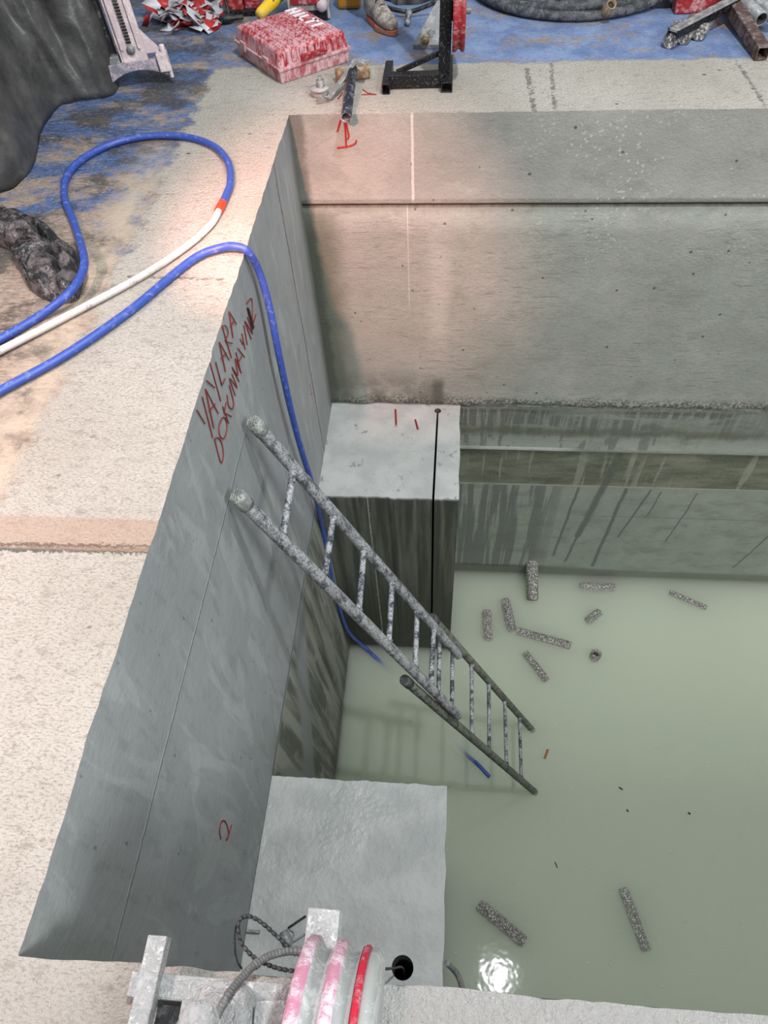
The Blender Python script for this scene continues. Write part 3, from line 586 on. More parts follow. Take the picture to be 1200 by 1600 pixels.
# ------------------------------------------------------------------ drill cores and litter in the water
def core(label, a, b, r, za, zb, grp='concrete drill cores in the water'):
    sink = 0 if za > zs else (.92 * r if za > zs - .028 or r > .04 else .35 * r + .03); za = za if za > zs else zs - sink; zb = zb if za > zs else zs - sink * .94
    A = at(*a, 2, za); B = at(*b, 2, zb); L = (B - A).length; m = MB(); n = max(6, int(L / .02)); d = (B - A).normalized()
    sd = random.random() * 50
    m.tube([A.lerp(B, i / n) for i in range(n + 1)], r, 18, rfun=lambda t_, i: (.86 if i in (0, n) else 1.0) * (1 + .06 * n3(i * .7, sd)))
    for v in m.v: v += Vector((n3(v.x * 40, v.y * 40, v.z * 40), n3(v.y * 40, v.x * 40, sd), n3(v.z * 40, v.x * 40, sd))) * .003
    o = m.build('drill_core', M['core']); tag(o, label, 'drill core', grp); return o
zs = ZW
core('concrete core leaning against the back wall at the waterline', (831, 873), (832, 938), .050, zs + .16, zs + .01)
core('short upright-lying concrete core nearest the far corner block', (760, 955), (763, 1000), .040, zs - .030, zs - .024)
core('concrete core touching the end of a long one, upper left of the pair', (789, 938), (800, 985), .042, zs - .030, zs - .022)
core('long thin concrete core with a white streak, lower right of the pair', (808, 986), (892, 1009), .034, zs - .022, zs - .020)
core('concrete core lying diagonally left of the floating pipe ring', (820, 1020), (854, 1063), .030, zs - .020, zs - .018)
core('stubby concrete core above the floating pipe ring', (917, 971), (937, 956), .036, zs - .022, zs - .024)
core('faint concrete core almost under water close to the back wall', (906, 916), (962, 918), .034, zs - .034, zs - .050)
core('faint thin concrete core under water at the far right', (1046, 925), (1104, 950), .022, zs - .020, zs - .026)
core('thick chunky concrete core in the near water beside the wet block', (748, 1413), (820, 1473), .042, zs - .022, zs - .018)
core('long submerged concrete core in the near right water', (973, 1388), (1010, 1486), .034, zs - .030, zs - .024)
R_ = at(930, 1024, 2, zs)
m = MB(); m.lathe(R_ - Vector((0, 0, .05)), (.1, .1, 1), [(0, .042), (.075, .042), (.078, .030), (.02, .028), (.02, 0)], 24)
o = m.build('pipe_ring', M['core']); tag(o, 'small round pipe end standing in the water with a dark opening', 'pipe'); MB().lathe(R_ + Vector((0, 0, .008)), (.1, .1, 1), [(0, .026), (.001, 0)], 20).build('opening', M['hole'], o)  # dark disc standing in for the shade inside the pipe
A = at(851, 1185, 2, zs + .004); B = at(856, 1171, 2, zs + .006)
tag(MB().bar(A, B, .018, .012).build('wood_chip', M['wood']), 'brown wood chip floating right of the ladder foot', 'wood chip')
for a, b, w_, lb in (((967, 1230), (973, 1234), .009, 'black splinter floating right of the wood chip'), ((979, 1265), (982, 1268), .010, 'tiny dark crumb floating below the black splinter'), ((1075, 1270), (1079, 1272), .012, 'tiny dark crumb floating far right of the black splinter'), ((867, 1347), (871, 1356), .006, 'thin dark twig floating above the thick near core')):
    tag(MB().bar(at(*a, 2, zs + .003), at(*b, 2, zs + .004), w_, .006).build('floating_debris', M['hole']), lb, 'debris', 'dark debris floating on the water')
k = Mat('foam'); M['foam'] = k.out(C(196, 202, 190), .5)
m = MB()
for i in range(230):
    px = random.uniform(690, 1190); py = random.uniform(1130, 1560)
    if i % 4 == 0: px = random.uniform(560, 1190); py = random.uniform(1050, 1560)
    c = at(px, py, 2, zs + .0005); r = random.choice((.002, .003, .0035, .006)) ; m.lathe(c, (0, 0, 1), [(0, r), (r * .5, r * .7), (r * .7, 0)], 8)
tag(m.build('foam_specks', M['foam']), 'tiny pale foam bubbles dotted over the near water', 'foam', kind='stuff')
c = [at(698, 1505, 2, -1.9), at(706, 1512, 2, -1.95), at(716, 1525, 2, -2.0), at(722, 1545, 2, -2.05), at(720, 1575, 2, -2.1)]
tag(MB().tube(spline(c, 6), .012, 10).build('cable', M['grey_steel']), 'short grey cable end curving beside the near block edge', 'cable')

# ------------------------------------------------------------------ tarpaulin at the upper left
base = [g(*p, .0) for p in ((-120, 330), (0, 303), (50, 268), (66, 205), (96, 166), (140, 158), (181, 145), (184, 118))]
bs = spline(base, 10); m = MB(); nv = 46; nu = len(bs) - 1
for j in range(nv + 1):
    v = j / nv
    for i, p in enumerate(bs):
        u = i / nu; hgt = 1.25 * v
        lean = Vector((-.9, .25, 0)) * (.30 * v ** 1.4) if u < .75 else Vector((-.35, .5, 0)) * (.25 * v)
        f = (.04 * abs(fb(u * 9 + v * 3, v * 3, 6.1, 1, 2)) - .03 * abs(fb(u * 4 - v * 4, v * 2 + u * 2, 1.7, 1, 2)) + .05 * fb(u * 7, v * 1.6, 3.3) + .03 * math.sin(u * 42 + v * 5) * (.4 + v)) * min(1, v * 5 + .25)
        m.v.append(p + lean + Vector((.7 * f, -.7 * f, hgt + .02 * fb(u * 5, v * 3))))
m.f = [(j * (nu + 1) + i, j * (nu + 1) + i + 1, (j + 1) * (nu + 1) + i + 1, (j + 1) * (nu + 1) + i) for j in range(nv) for i in range(nu)]; m.mi = [0] * len(m.f); m.sm = [True] * len(m.f)
o = m.build('tarpaulin', M['tarp']); tag(o, 'heavy dark grey tarpaulin hanging in folds down to the blue floor', 'tarpaulin'); sd = o.modifiers.new('solid', 'SOLIDIFY'); sd.thickness = .006

# ------------------------------------------------------------------ crumpled black bag
def heap(name, outline, hgt, mat, crumple, scale, seed, rings=26, seg=110, z0=.004, knot=None):
    P = spline([g(*p, 0) for p in outline + outline[:1]], 12)[:-1]; n = len(P); c = sum(P, Vector()) / n; m = MB()
    m.v.append(c + Vector((0, 0, hgt)))
    for j in range(1, rings + 1):
        t = j / rings
        for p in P:
            q_ = c.lerp(p, t); r = 1 - abs(fb(q_.x * scale, q_.y * scale, seed)); e = min(1, (1 - t) * 6)
            q_ = q_ + Vector((n3(q_.x * scale * 2, q_.y * scale * 2, seed), n3(q_.y * scale * 2, q_.x * scale * 2, seed + 9), 0)) * crumple * .5
            q_.z = z0 + hgt * math.sqrt(max(0, 1 - t * t)) * .8 + crumple * r * e * (1.1 - .5 * t) + .003 * n3(q_.x * 60, q_.y * 60, seed) * e
            if knot is not None:
                dk = q_ - knot; an = math.atan2(dk.y, dk.x); rad = dk.length; bf = fb(q_.x * 7, q_.y * 7, seed, 1, 3)
                fold = abs(math.sin(an * 5.5 + bf * 2.2 + rad * 3)) * .6 + abs(math.sin(an * 11 + bf * 3.1 + 1.3)) * .4
                q_.z = z0 + hgt * math.sqrt(max(0, 1 - t * t)) * (.75 + .3 * bf) + crumple * fold * e * min(1, .35 + rad * 4)
            if j == rings: q_.z = z0 * .5
            m.v.append(q_)
    m.f = [(0, 1 + i, 1 + (i + 1) % n) for i in range(n)] + [(1 + (j - 1) * n + i, 1 + j * n + i, 1 + j * n + (i + 1) % n, 1 + (j - 1) * n + (i + 1) % n) for j in range(1, rings) for i in range(n)]
    m.mi = [0] * len(m.f); m.sm = [True] * len(m.f)
    return m.build(name, mat)
t = thing('plastic_bag', g(80, 420, 0), 'crumpled black plastic bag lying under the blue hose on the floor', 'bag')
a = heap('bag_body', [(18, 402), (30, 425), (55, 458), (80, 472), (115, 474), (128, 455), (128, 420), (115, 390), (80, 378), (40, 388)], .05, M['bag'], .045, 5, 3.1, rings=40, knot=g(92, 398, 0)); a.parent = t; a.matrix_parent_inverse = Matrix.Translation(t.location).inverted()
a = heap('bag_neck', [(-60, 350), (-10, 338), (20, 338), (60, 352), (95, 378), (92, 395), (60, 400), (30, 395), (-10, 380), (-50, 385)], .06, M['bag'], .045, 6, 7.7, rings=40, knot=g(100, 392, 0) + Vector((.05, -.02, 0))); a.parent = t; a.matrix_parent_inverse = Matrix.Translation(t.location).inverted()

# ------------------------------------------------------------------ drill rig column at the top left
t = thing('drill_stand', g(235, 100, 0), 'dusty pinkish metal drill stand with toothed column beside the tarpaulin', 'drill stand')
B0 = g(212, 92, .10); Bx = (g(245, 88, .10) - g(185, 96, .10)).normalized(); up = Vector((-.10, .12, 1)).normalized(); By = up.cross(Bx).normalized()
def rb(m, c, s_, mi=0):   # box in the stand's own axes
    return m.box(B0 + Bx * c[0] + By * c[1] + up * c[2], s_, Matrix((Bx, By, up)).transposed(), mi)
m = MB(); rb(m, (0, 0, .42), (.105, .10, .86))
for s_ in (-1, 1): rb(m, (s_ * .056, -.03, .42), (.012, .03, .86)); rb(m, (s_ * .04, -.055, .45), (.014, .012, .8))
m.build('column', M['pink_steel'], t, bevel=.003)
m = MB()
for i in range(60): rb(m, (0, -.056, .08 + i * .0125), (.022, .010, .0065))
m.build('gear_rack', M['dark'], t)
m = MB(); bp = B0 + By * -.055 + up * .05; m.lathe(bp, -By, [(0, .020), (.006, .020), (.006, .013), (.010, .012), (.010, 0)], 20); m.build('bolt', M['grey_steel'], t)
m = MB(); poly = []
for i in range(13): a_ = -.145 + .29 * i / 12; poly.append((a_, -.012 - .045 * (1 - (a_ / .145) ** 2) + .03))
Mt = Matrix.Translation(B0 - up * .02 - By * .055) @ Matrix((Bx, up, -By)).transposed().to_4x4()
poly = [(x, -.06 + .045 * (1 - (x / .145) ** 2)) for x, _ in poly] + [(.145, .02), (-.145, .02)]
m.prism(poly, -.05, .01, Mt); m.build('foot', M['pink_dark'], t, bevel=.003)
m = MB(); rb(m, (.13, -.04, -.015), (.05, .09, .075)); m.lathe(B0 + Bx * .14 - By * .03 + up * .0, up, [(0, .013), (.05, .013), (.052, .0)], 14); m.lathe(B0 + Bx * .15 - By * .07 - up * .08, up, [(0, .010), (.06, .010)], 12)
m.build('levelling_screw', M['pink_steel'], t, bevel=.003)
m = MB()
a0, a1, a2 = B0 + Bx * .055 + up * .12, B0 + Bx * .13 + up * .02, B0 + Bx * .055 + up * .02
m.add([p + By * s_ for s_ in (-.02, .02) for p in (a0, a1, a2)], [(0, 1, 2), (5, 4, 3), (0, 3, 4, 1), (1, 4, 5, 2), (2, 5, 3, 0)]); m.build('gusset', M['pink_steel'], t)
m = MB(); rb(m, (-.10, .03, .42), (.035, .05, .86)); m.build('back_rail', M['dark'], t, bevel=.003)
m = MB(); rb(m, (-.085, -.01, .33), (.03, .05, .10)); m.build('clamp', M['grey_steel'], t, bevel=.004); m = MB(); rb(m, (-.095, -.01, -.0), (.05, .08, .06)); m.build('clamp', M['grey_steel'], t, bevel=.004)

# ------------------------------------------------------------------ pile of barrier tape
m = MB()
rnd = random.Random(5)
cx, cy = g(292, 36, 0).x, g(292, 36, 0).y
for s_ in range(30):
    a_ = rnd.uniform(0, 6.28); p = Vector((cx + rnd.gauss(0, .10), cy + rnd.gauss(0, .07), .02 + rnd.random() * .05)); hd = a_; tw = rnd.uniform(-.5, .5); pts = []
    turn = rnd.uniform(-1.4, 1.4); n = rnd.randint(6, 11)
    for i in range(n):
        pts.append((p.copy(), Vector((-math.sin(hd), math.cos(hd), tw)).normalized())); hd += turn * .35 + rnd.uniform(-.25, .25); tw += rnd.uniform(-.5, .5); tw = max(-1.2, min(1.2, tw))
        p = p + Vector((math.cos(hd), math.sin(hd), 0)) * .033; p.z = max(.006, min(.10, p.z + rnd.uniform(-.03, .026)))
        if abs(p.x - cx) > .22 or abs(p.y - cy) > .17: break
    if len(pts) < 4: continue
    b = len(m.v)
    for i, (p_, w_) in enumerate(pts):
        sk = .02 * (1 if i % 2 else -1) * 0
        a1 = p_ + w_ * .042; a2 = p_ - w_ * .042; a1.z = max(.004, a1.z); a2.z = max(.004, a2.z); m.v += [a1, a2]
    for i in range(len(pts) - 1):
        m.f.append([b + 2 * i, b + 2 * i + 1, b + 2 * i + 3, b + 2 * i + 2]); m.mi.append(1 if (i + s_) % 5 < 2 else 0); m.sm.append(True)
o = m.build('barrier_tape', [M['tape_w'], M['tape_r']]); tag(o, 'tangled heap of red and white barrier tape on the blue floor', 'barrier tape'); sd = o.modifiers.new('s', 'SOLIDIFY'); sd.thickness = .0012
o = heap('cloth_bundle', [(238, 22), (236, -30), (300, -50), (350, -30), (345, 5), (318, 22), (280, 14)], .14, M['dark'], .05, 6, 12.3); tag(o, 'dark bundle of cloth behind the barrier tape', 'cloth')

# ------------------------------------------------------------------ red tool case
c0, c1, c2 = g(440, 133, 0), g(545, 98, 0), g(352, 93, 0)
ex = (c1 - c0).normalized(); ey = Vector((-ex.y, ex.x, 0)); LX = (c1 - c0).length + .01; LY = (c2 - c0).length
Rm = Matrix((ex, ey, Vector((0, 0, 1)))).transposed()
t = thing('tool_case', c0, 'dusty red plastic tool case with worn white lettering on its lid', 'tool case')
def cbox(m, x0, x1, y0, y1, z0, z1, tp_=1.0, mi=0): return m.box(c0 + Rm @ Vector(((x0 + x1) / 2, (y0 + y1) / 2, (z0 + z1) / 2)), (x1 - x0, y1 - y0, z1 - z0), Rm, mi, tp_)
H1, H2 = .062, .135
m = MB(); m.box(c0 + Rm @ Vector((LX / 2, LY / 2, H1 / 2)), (LX * .97, LY * .97, H1), Rm, 0, 1.03)
for i in range(9): x = .05 + i * (LX - .1) / 8; cbox(m, x - .008, x + .008, -.001, .01, .008, H1 - .012)
m.build('case_base', M['case_side'], t, bevel=.006)
m = MB(); cbox(m, -.006, LX + .006, -.006, LY + .006, H1 - .006, H1 + .008); m.build('rim', M['case_side'], t, bevel=.003)
m = MB(); m.box(c0 + Rm @ Vector((LX / 2, LY / 2, (H1 + H2) / 2)), (LX, LY, H2 - H1), Rm, 0, .93)
lid_ = m.build('lid', M['case'], t, bevel=.010)
m = MB()
for i in range(9):
    x = .045 + i * (LX - .09) / 8
    cbox(m, x - .010, x + .010, .035, LY - .035, H2 - .002, H2 + .0035)
m.build('lid_ribs', M['case'], lid_, bevel=.003)
m = MB()
for i in range(8): x = .045 + i * (LX - .09) / 7; m.box(c0 + Rm @ Vector((x, .004, H1 + .042)), (.024, .012, .045), Rm)
m.build('front_ribs', M['case'], lid_, bevel=.003)
m = MB(); cbox(m, .12, LX - .13, -.012, .004, H1 + .016, H1 + .040); m.build('handle', M['red_rubber'], t, bevel=.004)
for y in (.10, LY - .12):
    m = MB(); cbox(m, -.010, .002, y, y + .05, H1 - .015, H1 + .025); m.build('latch', M['case_side'], t, bevel=.002)
LET = {'H': [(0, 0, .22, 1), (.58, 0, .8, 1), (.2, .4, .6, .6)], 'I': [(.06, 0, .30, 1)], 'L': [(0, 0, .22, 1), (0, 0, .7, .2)], 'T': [(.27, 0, .5, 1), (0, .8, .77, 1)]}
m = MB(); yb_ = LX - .112; sc_ = .066; u0 = .03
wds = {'H': 1.08, 'I': .58, 'L': .84, 'T': 1.02}
for ch in 'HILTI':
    for (xa, ya, xb, yb2) in LET[ch]:
        kx = .072; cbox(m, yb_ + ya * sc_, yb_ + yb2 * sc_, LY - u0 - xb * kx, LY - u0 - xa * kx, H2 + .002, H2 + .0058)
    u0 += wds[ch] * .072
m.build('lettering', M['label_white'], lid_)

# ------------------------------------------------------------------ things along the top edge
t = thing('power_unit', g(372, 15, 0), 'small dusty red machine box with a pale window, left of the yellow handle', 'machine')
m = MB(); p = g(370, 24, 0); m.box(p + Vector((0, .08, .09)), (.075, .14, .14)); m.build('housing', M['machine_red'], t, bevel=.006)
m = MB(); m.box(p + Vector((.015, .006, .11)), (.028, .006, .06)); m.build('window', M['white_dirty'], t)
m = MB(); m.box(p + Vector((.085, .09, .07)), (.08, .12, .10)); m.build('side_unit', M['red_rubber'], t, bevel=.006)
m = MB(); m.box(p + Vector((.03, .06, .012)), (.16, .16, .024)); m.build('base_plate', M['black_steel'], t)
t = thing('hand_tool', g(350, 30, 0), 'black hand tool with a thick round grip between the tape and the red case', 'tool')
MB().lathe(g(343, 31, .025), g(376, 27, .025) - g(343, 31, .025), [(0, .0), (.002, .018), (.03, .024), (.055, .022), (.08, .013), (.13, .012)], 18).build('grip', M['dark'], t)
MB().tube(spline([g(358, 26, .03), g(356, 14, .06), g(352, 2, .09), g(350, -16, .12)], 6), .009, 10).build('arm', M['dark'], t)
t = thing('grinder', g(420, 12, 0), 'yellow handle of a power tool sticking up behind the red case', 'tool')
m = MB(); a_ = g(404, 24, .05); b_ = g(444, -14, .09); m.lathe(a_, b_ - a_, [(0, 0), (.001, .022), (.02, .028), (.12, .033), (.2, .03), (.26, .035)], 20); m.build('body', M['yellow'], t)
MB().lathe(a_.lerp(b_, .55) + Vector((0, -.028, .018)), (0, -.8, .6), [(0, .016), (.006, .016), (.006, 0)], 16).build('badge', M['purple'], t)
t = thing('site_machine', g(485, 20, 0), 'off-white and red dusty machine standing right behind the red case', 'machine')
p = g(482, 40, 0)
m = MB(); m.box(p + Vector((0, .14, .13)), (.21, .16, .17)); m.build('housing', M['white_dirty'], t, bevel=.012)
m = MB(); m.box(p + Vector((-.01, .052, .10)), (.16, .02, .035)); m.build('red_band', M['machine_red'], t, bevel=.004)
m = MB(); m.box(p + Vector((-.005, .052, .155)), (.11, .016, .05)); pn_ = m.build('panel', M['grey_steel'], t, bevel=.003)
m = MB(); m.prism([(-.018, -.012), (.018, -.012), (0, .016)], 0, .004, Matrix.Translation(p + Vector((-.005, .044, .158))) @ Matrix.Rotation(math.pi / 2, 4, 'X')); m.build('warning_mark', M['rust'], pn_)
m = MB(); m.lathe(p + Vector((.075, .03, .075)), (0, 1, 0), [(0, 0), (0, .025), (.03, .03), (.06, .03)], 18); m.build('knob', M['pink_steel'], t)
m = MB(); m.box(p + Vector((0, .14, .02)), (.19, .15, .05)); m.build('base', M['dark'], t, bevel=.004)
for s_ in (-1, 1): MB().tube([p + Vector((s_ * .105, .07, .0 + .012)), p + Vector((s_ * .105, .07, .26))], .009, 10).build('frame_bar', M['white_dirty'], t)
t = thing('canister', g(545, 8, 0), 'amber yellow canister with a purple edged label between machine and boot', 'canister')
p = g(545, 18, 0)
m = MB(); m.box(p + Vector((0, .07, .06)), (.13, .10, .12)); m.build('body', M['amber'], t, bevel=.02)
m = MB(); m.box(p + Vector((0, .017, .085)), (.09, .004, .04)); lb_ = m.build('label_border', M['purple'], t); m = MB(); m.box(p + Vector((0, .0155, .087)), (.078, .004, .030)); m.build('label', M['label_white'], lb_)
m = MB(); m.lathe(p + Vector((0, .07, .12)), (0, 0, 1), [(0, .025), (.03, .025), (.03, 0)], 16); m.build('cap', M['dark'], t)

# work boot
def boot(heel, toe, label):
    t = thing('work_boot', heel, label, 'boot'); d = (toe - heel); L = d.length; X = d.normalized(); Y = Vector((-X.y, X.x, 0)); Z = Vector((0, 0, 1))
    def ring(s_, zc, wd, ht, z0, n=16):
        out = []
        for k_ in range(n):
            a_ = 2 * math.pi * k_ / n; y = math.cos(a_) * wd; z = math.sin(a_); z = zc + (ht * z if z > 0 else (zc - z0) * z)
            out.append(heel + X * s_ * L + Y * y + Z * z)
        return out
    R = [ring(-.02, .05, .018, .05, .022), ring(.02, .06, .034, .13, .022), ring(.15, .07, .04, .15, .022), ring(.32, .06, .042, .13, .022), ring(.48, .05, .044, .075, .022), ring(.65, .045, .050, .052, .022), ring(.82, .04, .049, .042, .022), ring(.94, .036, .036, .032, .022), ring(1.0, .034, .012, .012, .022)]
    m = MB(); vs = [v for r in R for v in r]; n = 16
    m.add(vs, [(i * n + k_, i * n + (k_ + 1) % n, (i + 1) * n + (k_ + 1) % n, (i + 1) * n + k_) for i in range(len(R) - 1) for k_ in range(n)] + [tuple(range(n))] + [tuple((len(R) - 1) * n + k_ for k_ in range(n))], 0, True)
    m.build('upper', M['leather'], t, sub=2)
    poly = []
    for i in range(28):
        a_ = 2 * math.pi * i / 28; s_ = .5 + .53 * math.cos(a_); wd = (.053 if s_ > .5 else .041) * (1 - .1 * math.cos(a_ * 2)); poly.append((s_ * L, math.sin(a_) * wd))
    Mx = Matrix.Translation(heel) @ Matrix((X, Y, Z)).transposed().to_4x4()
    MB().prism(poly, .0, .028, Mx).build('sole', M['sole'], t, bevel=.006)
    m = MB()
    for i, s_ in enumerate((.34, .42, .50, .57)):
        zz = .195 - .028 * i * 1.15; a_ = heel + X * s_ * L + Z * zz; m.tube(spline([a_ + Y * .03 - Z * .012, a_ + Y * .01 + Z * .008, a_ - Y * .01 + Z * .008, a_ - Y * .03 - Z * .012], 3), .0035, 8)
    m.build('laces', M['dark'], t)
    m = MB(); m.tube([heel + X * L * .16 + Z * z for z in (.15, .22, .30, .42, .6)], .06, 18, rfun=lambda q_, i: (.85, 1.05, 1.1, 1.15, 1.2)[i]); m.build('trouser_leg', M['dark'], t)
    return t
_toe = g(617, 57, 0); _hd = (_toe - g(578, 30, 0)).normalized()
boot(_toe - _hd * .30, _toe, 'dusty grey work boot with orange sole standing on the blue floor')
c = [g(590, 5, .05), g(612, 14, .04), g(640, 18, .03), g(665, 10, .05), g(690, -2, .08), g(710, -20, .08)]
t = thing('cable', g(640, 20, 0), 'black cable with a small metal coupling behind the boot', 'cable')
MB().tube(spline(c, 6), .011, 10).build('sheath', M['dark'], t)
MB().lathe(g(636, 38, .012), Vector((0.1, 1, .35)), [(0, 0), (0, .014), (.03, .014), (.03, .009), (.06, .009), (.06, .017), (.09, .017), (.09, 0)], 14).build('coupling', M['grey_steel'], t)
o = heap('cloth_bundle', [(600, 2), (604, -30), (680, -40), (690, -8), (660, 6), (625, 8)], .06, M['dark'], .04, 8, 31.0); tag(o, 'black crumpled material behind the boot and cable', 'cloth')

# steel anchor foot behind the black frame
t = thing('steel_bracket', g(675, 60, 0), 'grey tapered steel bracket with a big bolt head, left of the black frame post', 'bracket')
m = MB(); a_ = g(648, 68, .0); 
P = [g(645, 70, .02), g(702, 70, .02), g(702, 0, .16), g(683, 0, .16)]
m.add(P + [p - Vector((0, 0, .02)) for p in P], [(0, 1, 2, 3), (7, 6, 5, 4), (0, 4, 5, 1), (1, 5, 6, 2), (2, 6, 7, 3), (3, 7, 4, 0)]); m.build('plate', M['grey_steel'], t, bevel=.002)
MB().lathe(g(664, 62, .045), (-.05, -1, .25), [(-.06, .022), (0, .022), (0, .019), (.018, .019), (.018, 0)], 6).build('bolt', M['brass'], t)
MB().lathe(g(673, 54, .05), (0, -.3, 1), [(-.02, .022), (.012, .022), (.012, .010), (.02, .010), (.02, 0)], 16).build('washer', M['grey_steel'], t)
MB().box(g(676, 42, .06) + Vector((0, 0, .012)), (.075, .02, .045)).build('lug', M['grey_steel'], t, bevel=.003)

# black frame with red pulley wheel
t = thing('pulley_stand', g(697, 130, 0), 'spattered black square tube frame with an upright red pulley wheel', 'pulley stand')
s = .045
a = g(603, 140, s / 2); a2 = Vector((a.x, a.y + .26, s / 2)); b = g(697, 137, s / 2); b2 = Vector((b.x, b.y + .30, s / 2))
MB().frame_tube(a, a2, s * .8, s).build('foot_tube', M['black_steel'], t, bevel=.002)
MB().frame_tube(b + Vector((.003, 0, 0)), b2, s * 1.15, s, .006).build('foot_tube', M['black_steel'], t, bevel=.002)
MB().frame_tube(Vector((a.x, a.y + .07, .034)), Vector((b.x, b.y + .07, .034)), .05, .055, .004).build('crossbar', M['black_steel'], t, bevel=.003)
pb = Vector((b.x - .012, b.y + .12, .02)); pt = pb + Vector((0.012, .03, .92))
MB().frame_tube(pb, pt, .055, .075, .005, up=(0, 1, 0)).build('post', M['black_steel'], t, bevel=.003)
MB().bar(pb + Vector((-.22, -.03, .035)), pb + Vector((0, .0, .11)), .022, .014, up=(0, 1, 0)).build('brace', M['black_steel'], t, bevel=.002)
MB().bar(pb + Vector((.012, .03, .1)), pt + Vector((.012, .04, 0)), .02, .02, up=(0, 1, 0)).build('back_strip', M['grey_steel'], t)
r0 = .155; wc = at(716, 84, 2, .13); wc = Vector((wc.x, wc.y + .085, .27))
wt = MB().lathe(wc - Vector((.028, 0, 0)), (1, 0, 0), [(0, r0 * .80), (0, r0 * .98), (.006, r0), (.016, r0), (.024, r0 * .93), (.034, r0 * .93), (.042, r0), (.052, r0), (.056, r0 * .98), (.056, r0 * .80)], 56).build('tyre', M['red_rubber'], t)
MB().lathe(wc - Vector((.022, 0, 0)), (1, 0, 0), [(0, r0 * .81), (.010, r0 * .74), (.016, r0 * .35), (0, r0 * .30), (-.012, r0 * .22), (-.012, 0)], 48).build('disc', M['wheel_grey'], t)
MB().cyl(wc - Vector((.085, 0, 0)), wc + Vector((.05, 0, 0)), .014).build('axle', M['grey_steel'], t)

# pipe, offset bar, sleeve and nut at the edge
a = g(541, 184, .026); b = g(551, 108, .075)
d = (b - a).normalized(); m = MB(); m.lathe(a, d, [(.02, .0), (.02, .017), (0, .018), (0, .0225), (.0, .0225), ((b - a).length, .0225), ((b - a).length, 0)], 24, mis=[1, 0, 0, 0, 0, 0]); tag(m.build('steel_pipe', [M['dark_pipe'], M['hole']]), 'dark open-ended steel pipe poking over the back edge of the pit', 'pipe')
a = g(525, 118, .03); b = g(577, 111, .03); d = (b - a).normalized(); L = (b - a).length
o = MB().lathe(a, d, [(0, 0), (0, .030), (.03, .031), (.032, .026), (.05, .026), (.06, .031), (L, .029), (L, 0)], 22).build('metal_sleeve', M['brass']); tag(o, 'brown dirt-caked metal sleeve lying under the bent bar', 'sleeve')
Z = lambda px, py, z: g(px, py, z)
pts = [Z(496, 158, .012), Z(502, 151, .035), Z(506, 150, .038), Z(513, 154, .016), Z(552, 100, .100), Z(557, 94, .108), Z(576, 98, .10)]
m = MB()
hw = Vector((.0, .0, 0))
for i in range(len(pts) - 1):
    a_, b_ = pts[i], pts[i + 1]; m.bar(a_, b_ + (b_ - a_).normalized() * .002, .026 if i < 4 else .036, .006)
o = m.build('bent_flat_bar', M['grey_steel'], bevel=.001); tag(o, 'grey bent flat bar propped across the dark pipe', 'bar')
t = thing('wing_nut', g(500, 140, 0), 'pale dust-covered flanged nut on the concrete in front of the red case', 'nut')
MB().lathe(g(500, 147, 0), (0, 0, 1), [(0, 0), (0, .040), (.010, .042), (.020, .030), (.022, 0)], 28).build('washer', M['pale_steel'], t)
MB().lathe(g(500, 143, .02), (0, .05, 1), [(0, .026), (.012, .044), (.018, .044), (.022, .024), (.024, .0)], 28).build('flange', M['pale_steel'], t)
MB().lathe(g(501, 136, .04), (0, .05, 1), [(0, .021), (.03, .021), (.03, .011), (.045, .011), (.045, 0)], 6).build('nut', M['grey_steel'], t)

# coil of black hose
cx, cy = .64, 4.83; pts = []
for i in range(36 * 5 + 1):
    a_ = 2 * math.pi * i / 36 + 1.2; tn = i / 36; rr_ = .545 - .045 * tn + .02 * math.sin(a_ * 1.0 + tn * 2.1) + .012 * math.sin(2 * a_ + tn); pts.append(Vector((cx + rr_ * 1.05 * math.cos(a_), cy + rr_ * math.sin(a_), .026 + .012 * tn * (1 + math.sin(a_ * 2 + tn * 3)))))
t = thing('hose_coil', (cx, cy, 0), 'thick dusty black hose lying in a big coil on the blue floor', 'hose')
MB().tube(pts, .024, 14).build('hose', M['black_hose'], t)
o = MB().lathe(g(956, 6, .10), (0.1, -.6, .5), [(-.10, .024), (0, .024), (.0, .019), (-.02, .018), (-.02, 0)], 20, mis=[0, 0, 0, 1]).build('hose_coupling', [M['brass'], M['hole']], t)

# stacked cores, angle bar and tubes at the right
def cyl_thing(name, a, b, r, mat, label, cat, grp=None, mis=None):
    d = b - a; m = MB(); m.lathe(a, d, [(0, 0), (0, r * .92), (.004, r), (d.length - .004, r), (d.length, r * .92), (d.length, 0)], 24); return tag(m.build(name, mat), label, cat, grp)
dv = (g(1150, 12, .04) - g(1068, 58, .04)).normalized()
for (px, py), L, lb in (((1047, 64), .16, 'short dark concrete core, leftmost of the three under the channel bar'), ((1068, 58), .20, 'dark concrete core, middle one of the three under the channel bar'), ((1092, 52), .20, 'dark concrete core, rightmost of the three under the channel bar')):
    a = g(px, py, .036); v = MB(); n = 10; m = MB(); dd = Vector((dv.x * .55, dv.y * 1.2, 0)).normalized()
    m.tube([a + dd * L * i / n for i in range(n + 1)], .036, 18, rfun=lambda t_, i: .9 if i == 0 else 1 + .05 * n3(i, px))
    tag(m.build('concrete_core', M['core']), lb, 'drill core', 'cores beside the tubes')
a = g(1052, 48, .085); b = g(1160, -8, .10); t = thing('channel_bar', a, 'ribbed grey channel bar lying across the three cores', 'bar')
MB().bar(a, b, .055, .012).build('web', M['grey_steel'], t, bevel=.002)
for s_ in (-1, 1):
    pd = Vector((0, 0, 1)).cross((b - a).normalized()) * .026 * s_; MB().bar(a + pd + Vector((0, 0, -.012)), b + pd + Vector((0, 0, -.012)), .008, .035).build('flange', M['black_steel'], t)
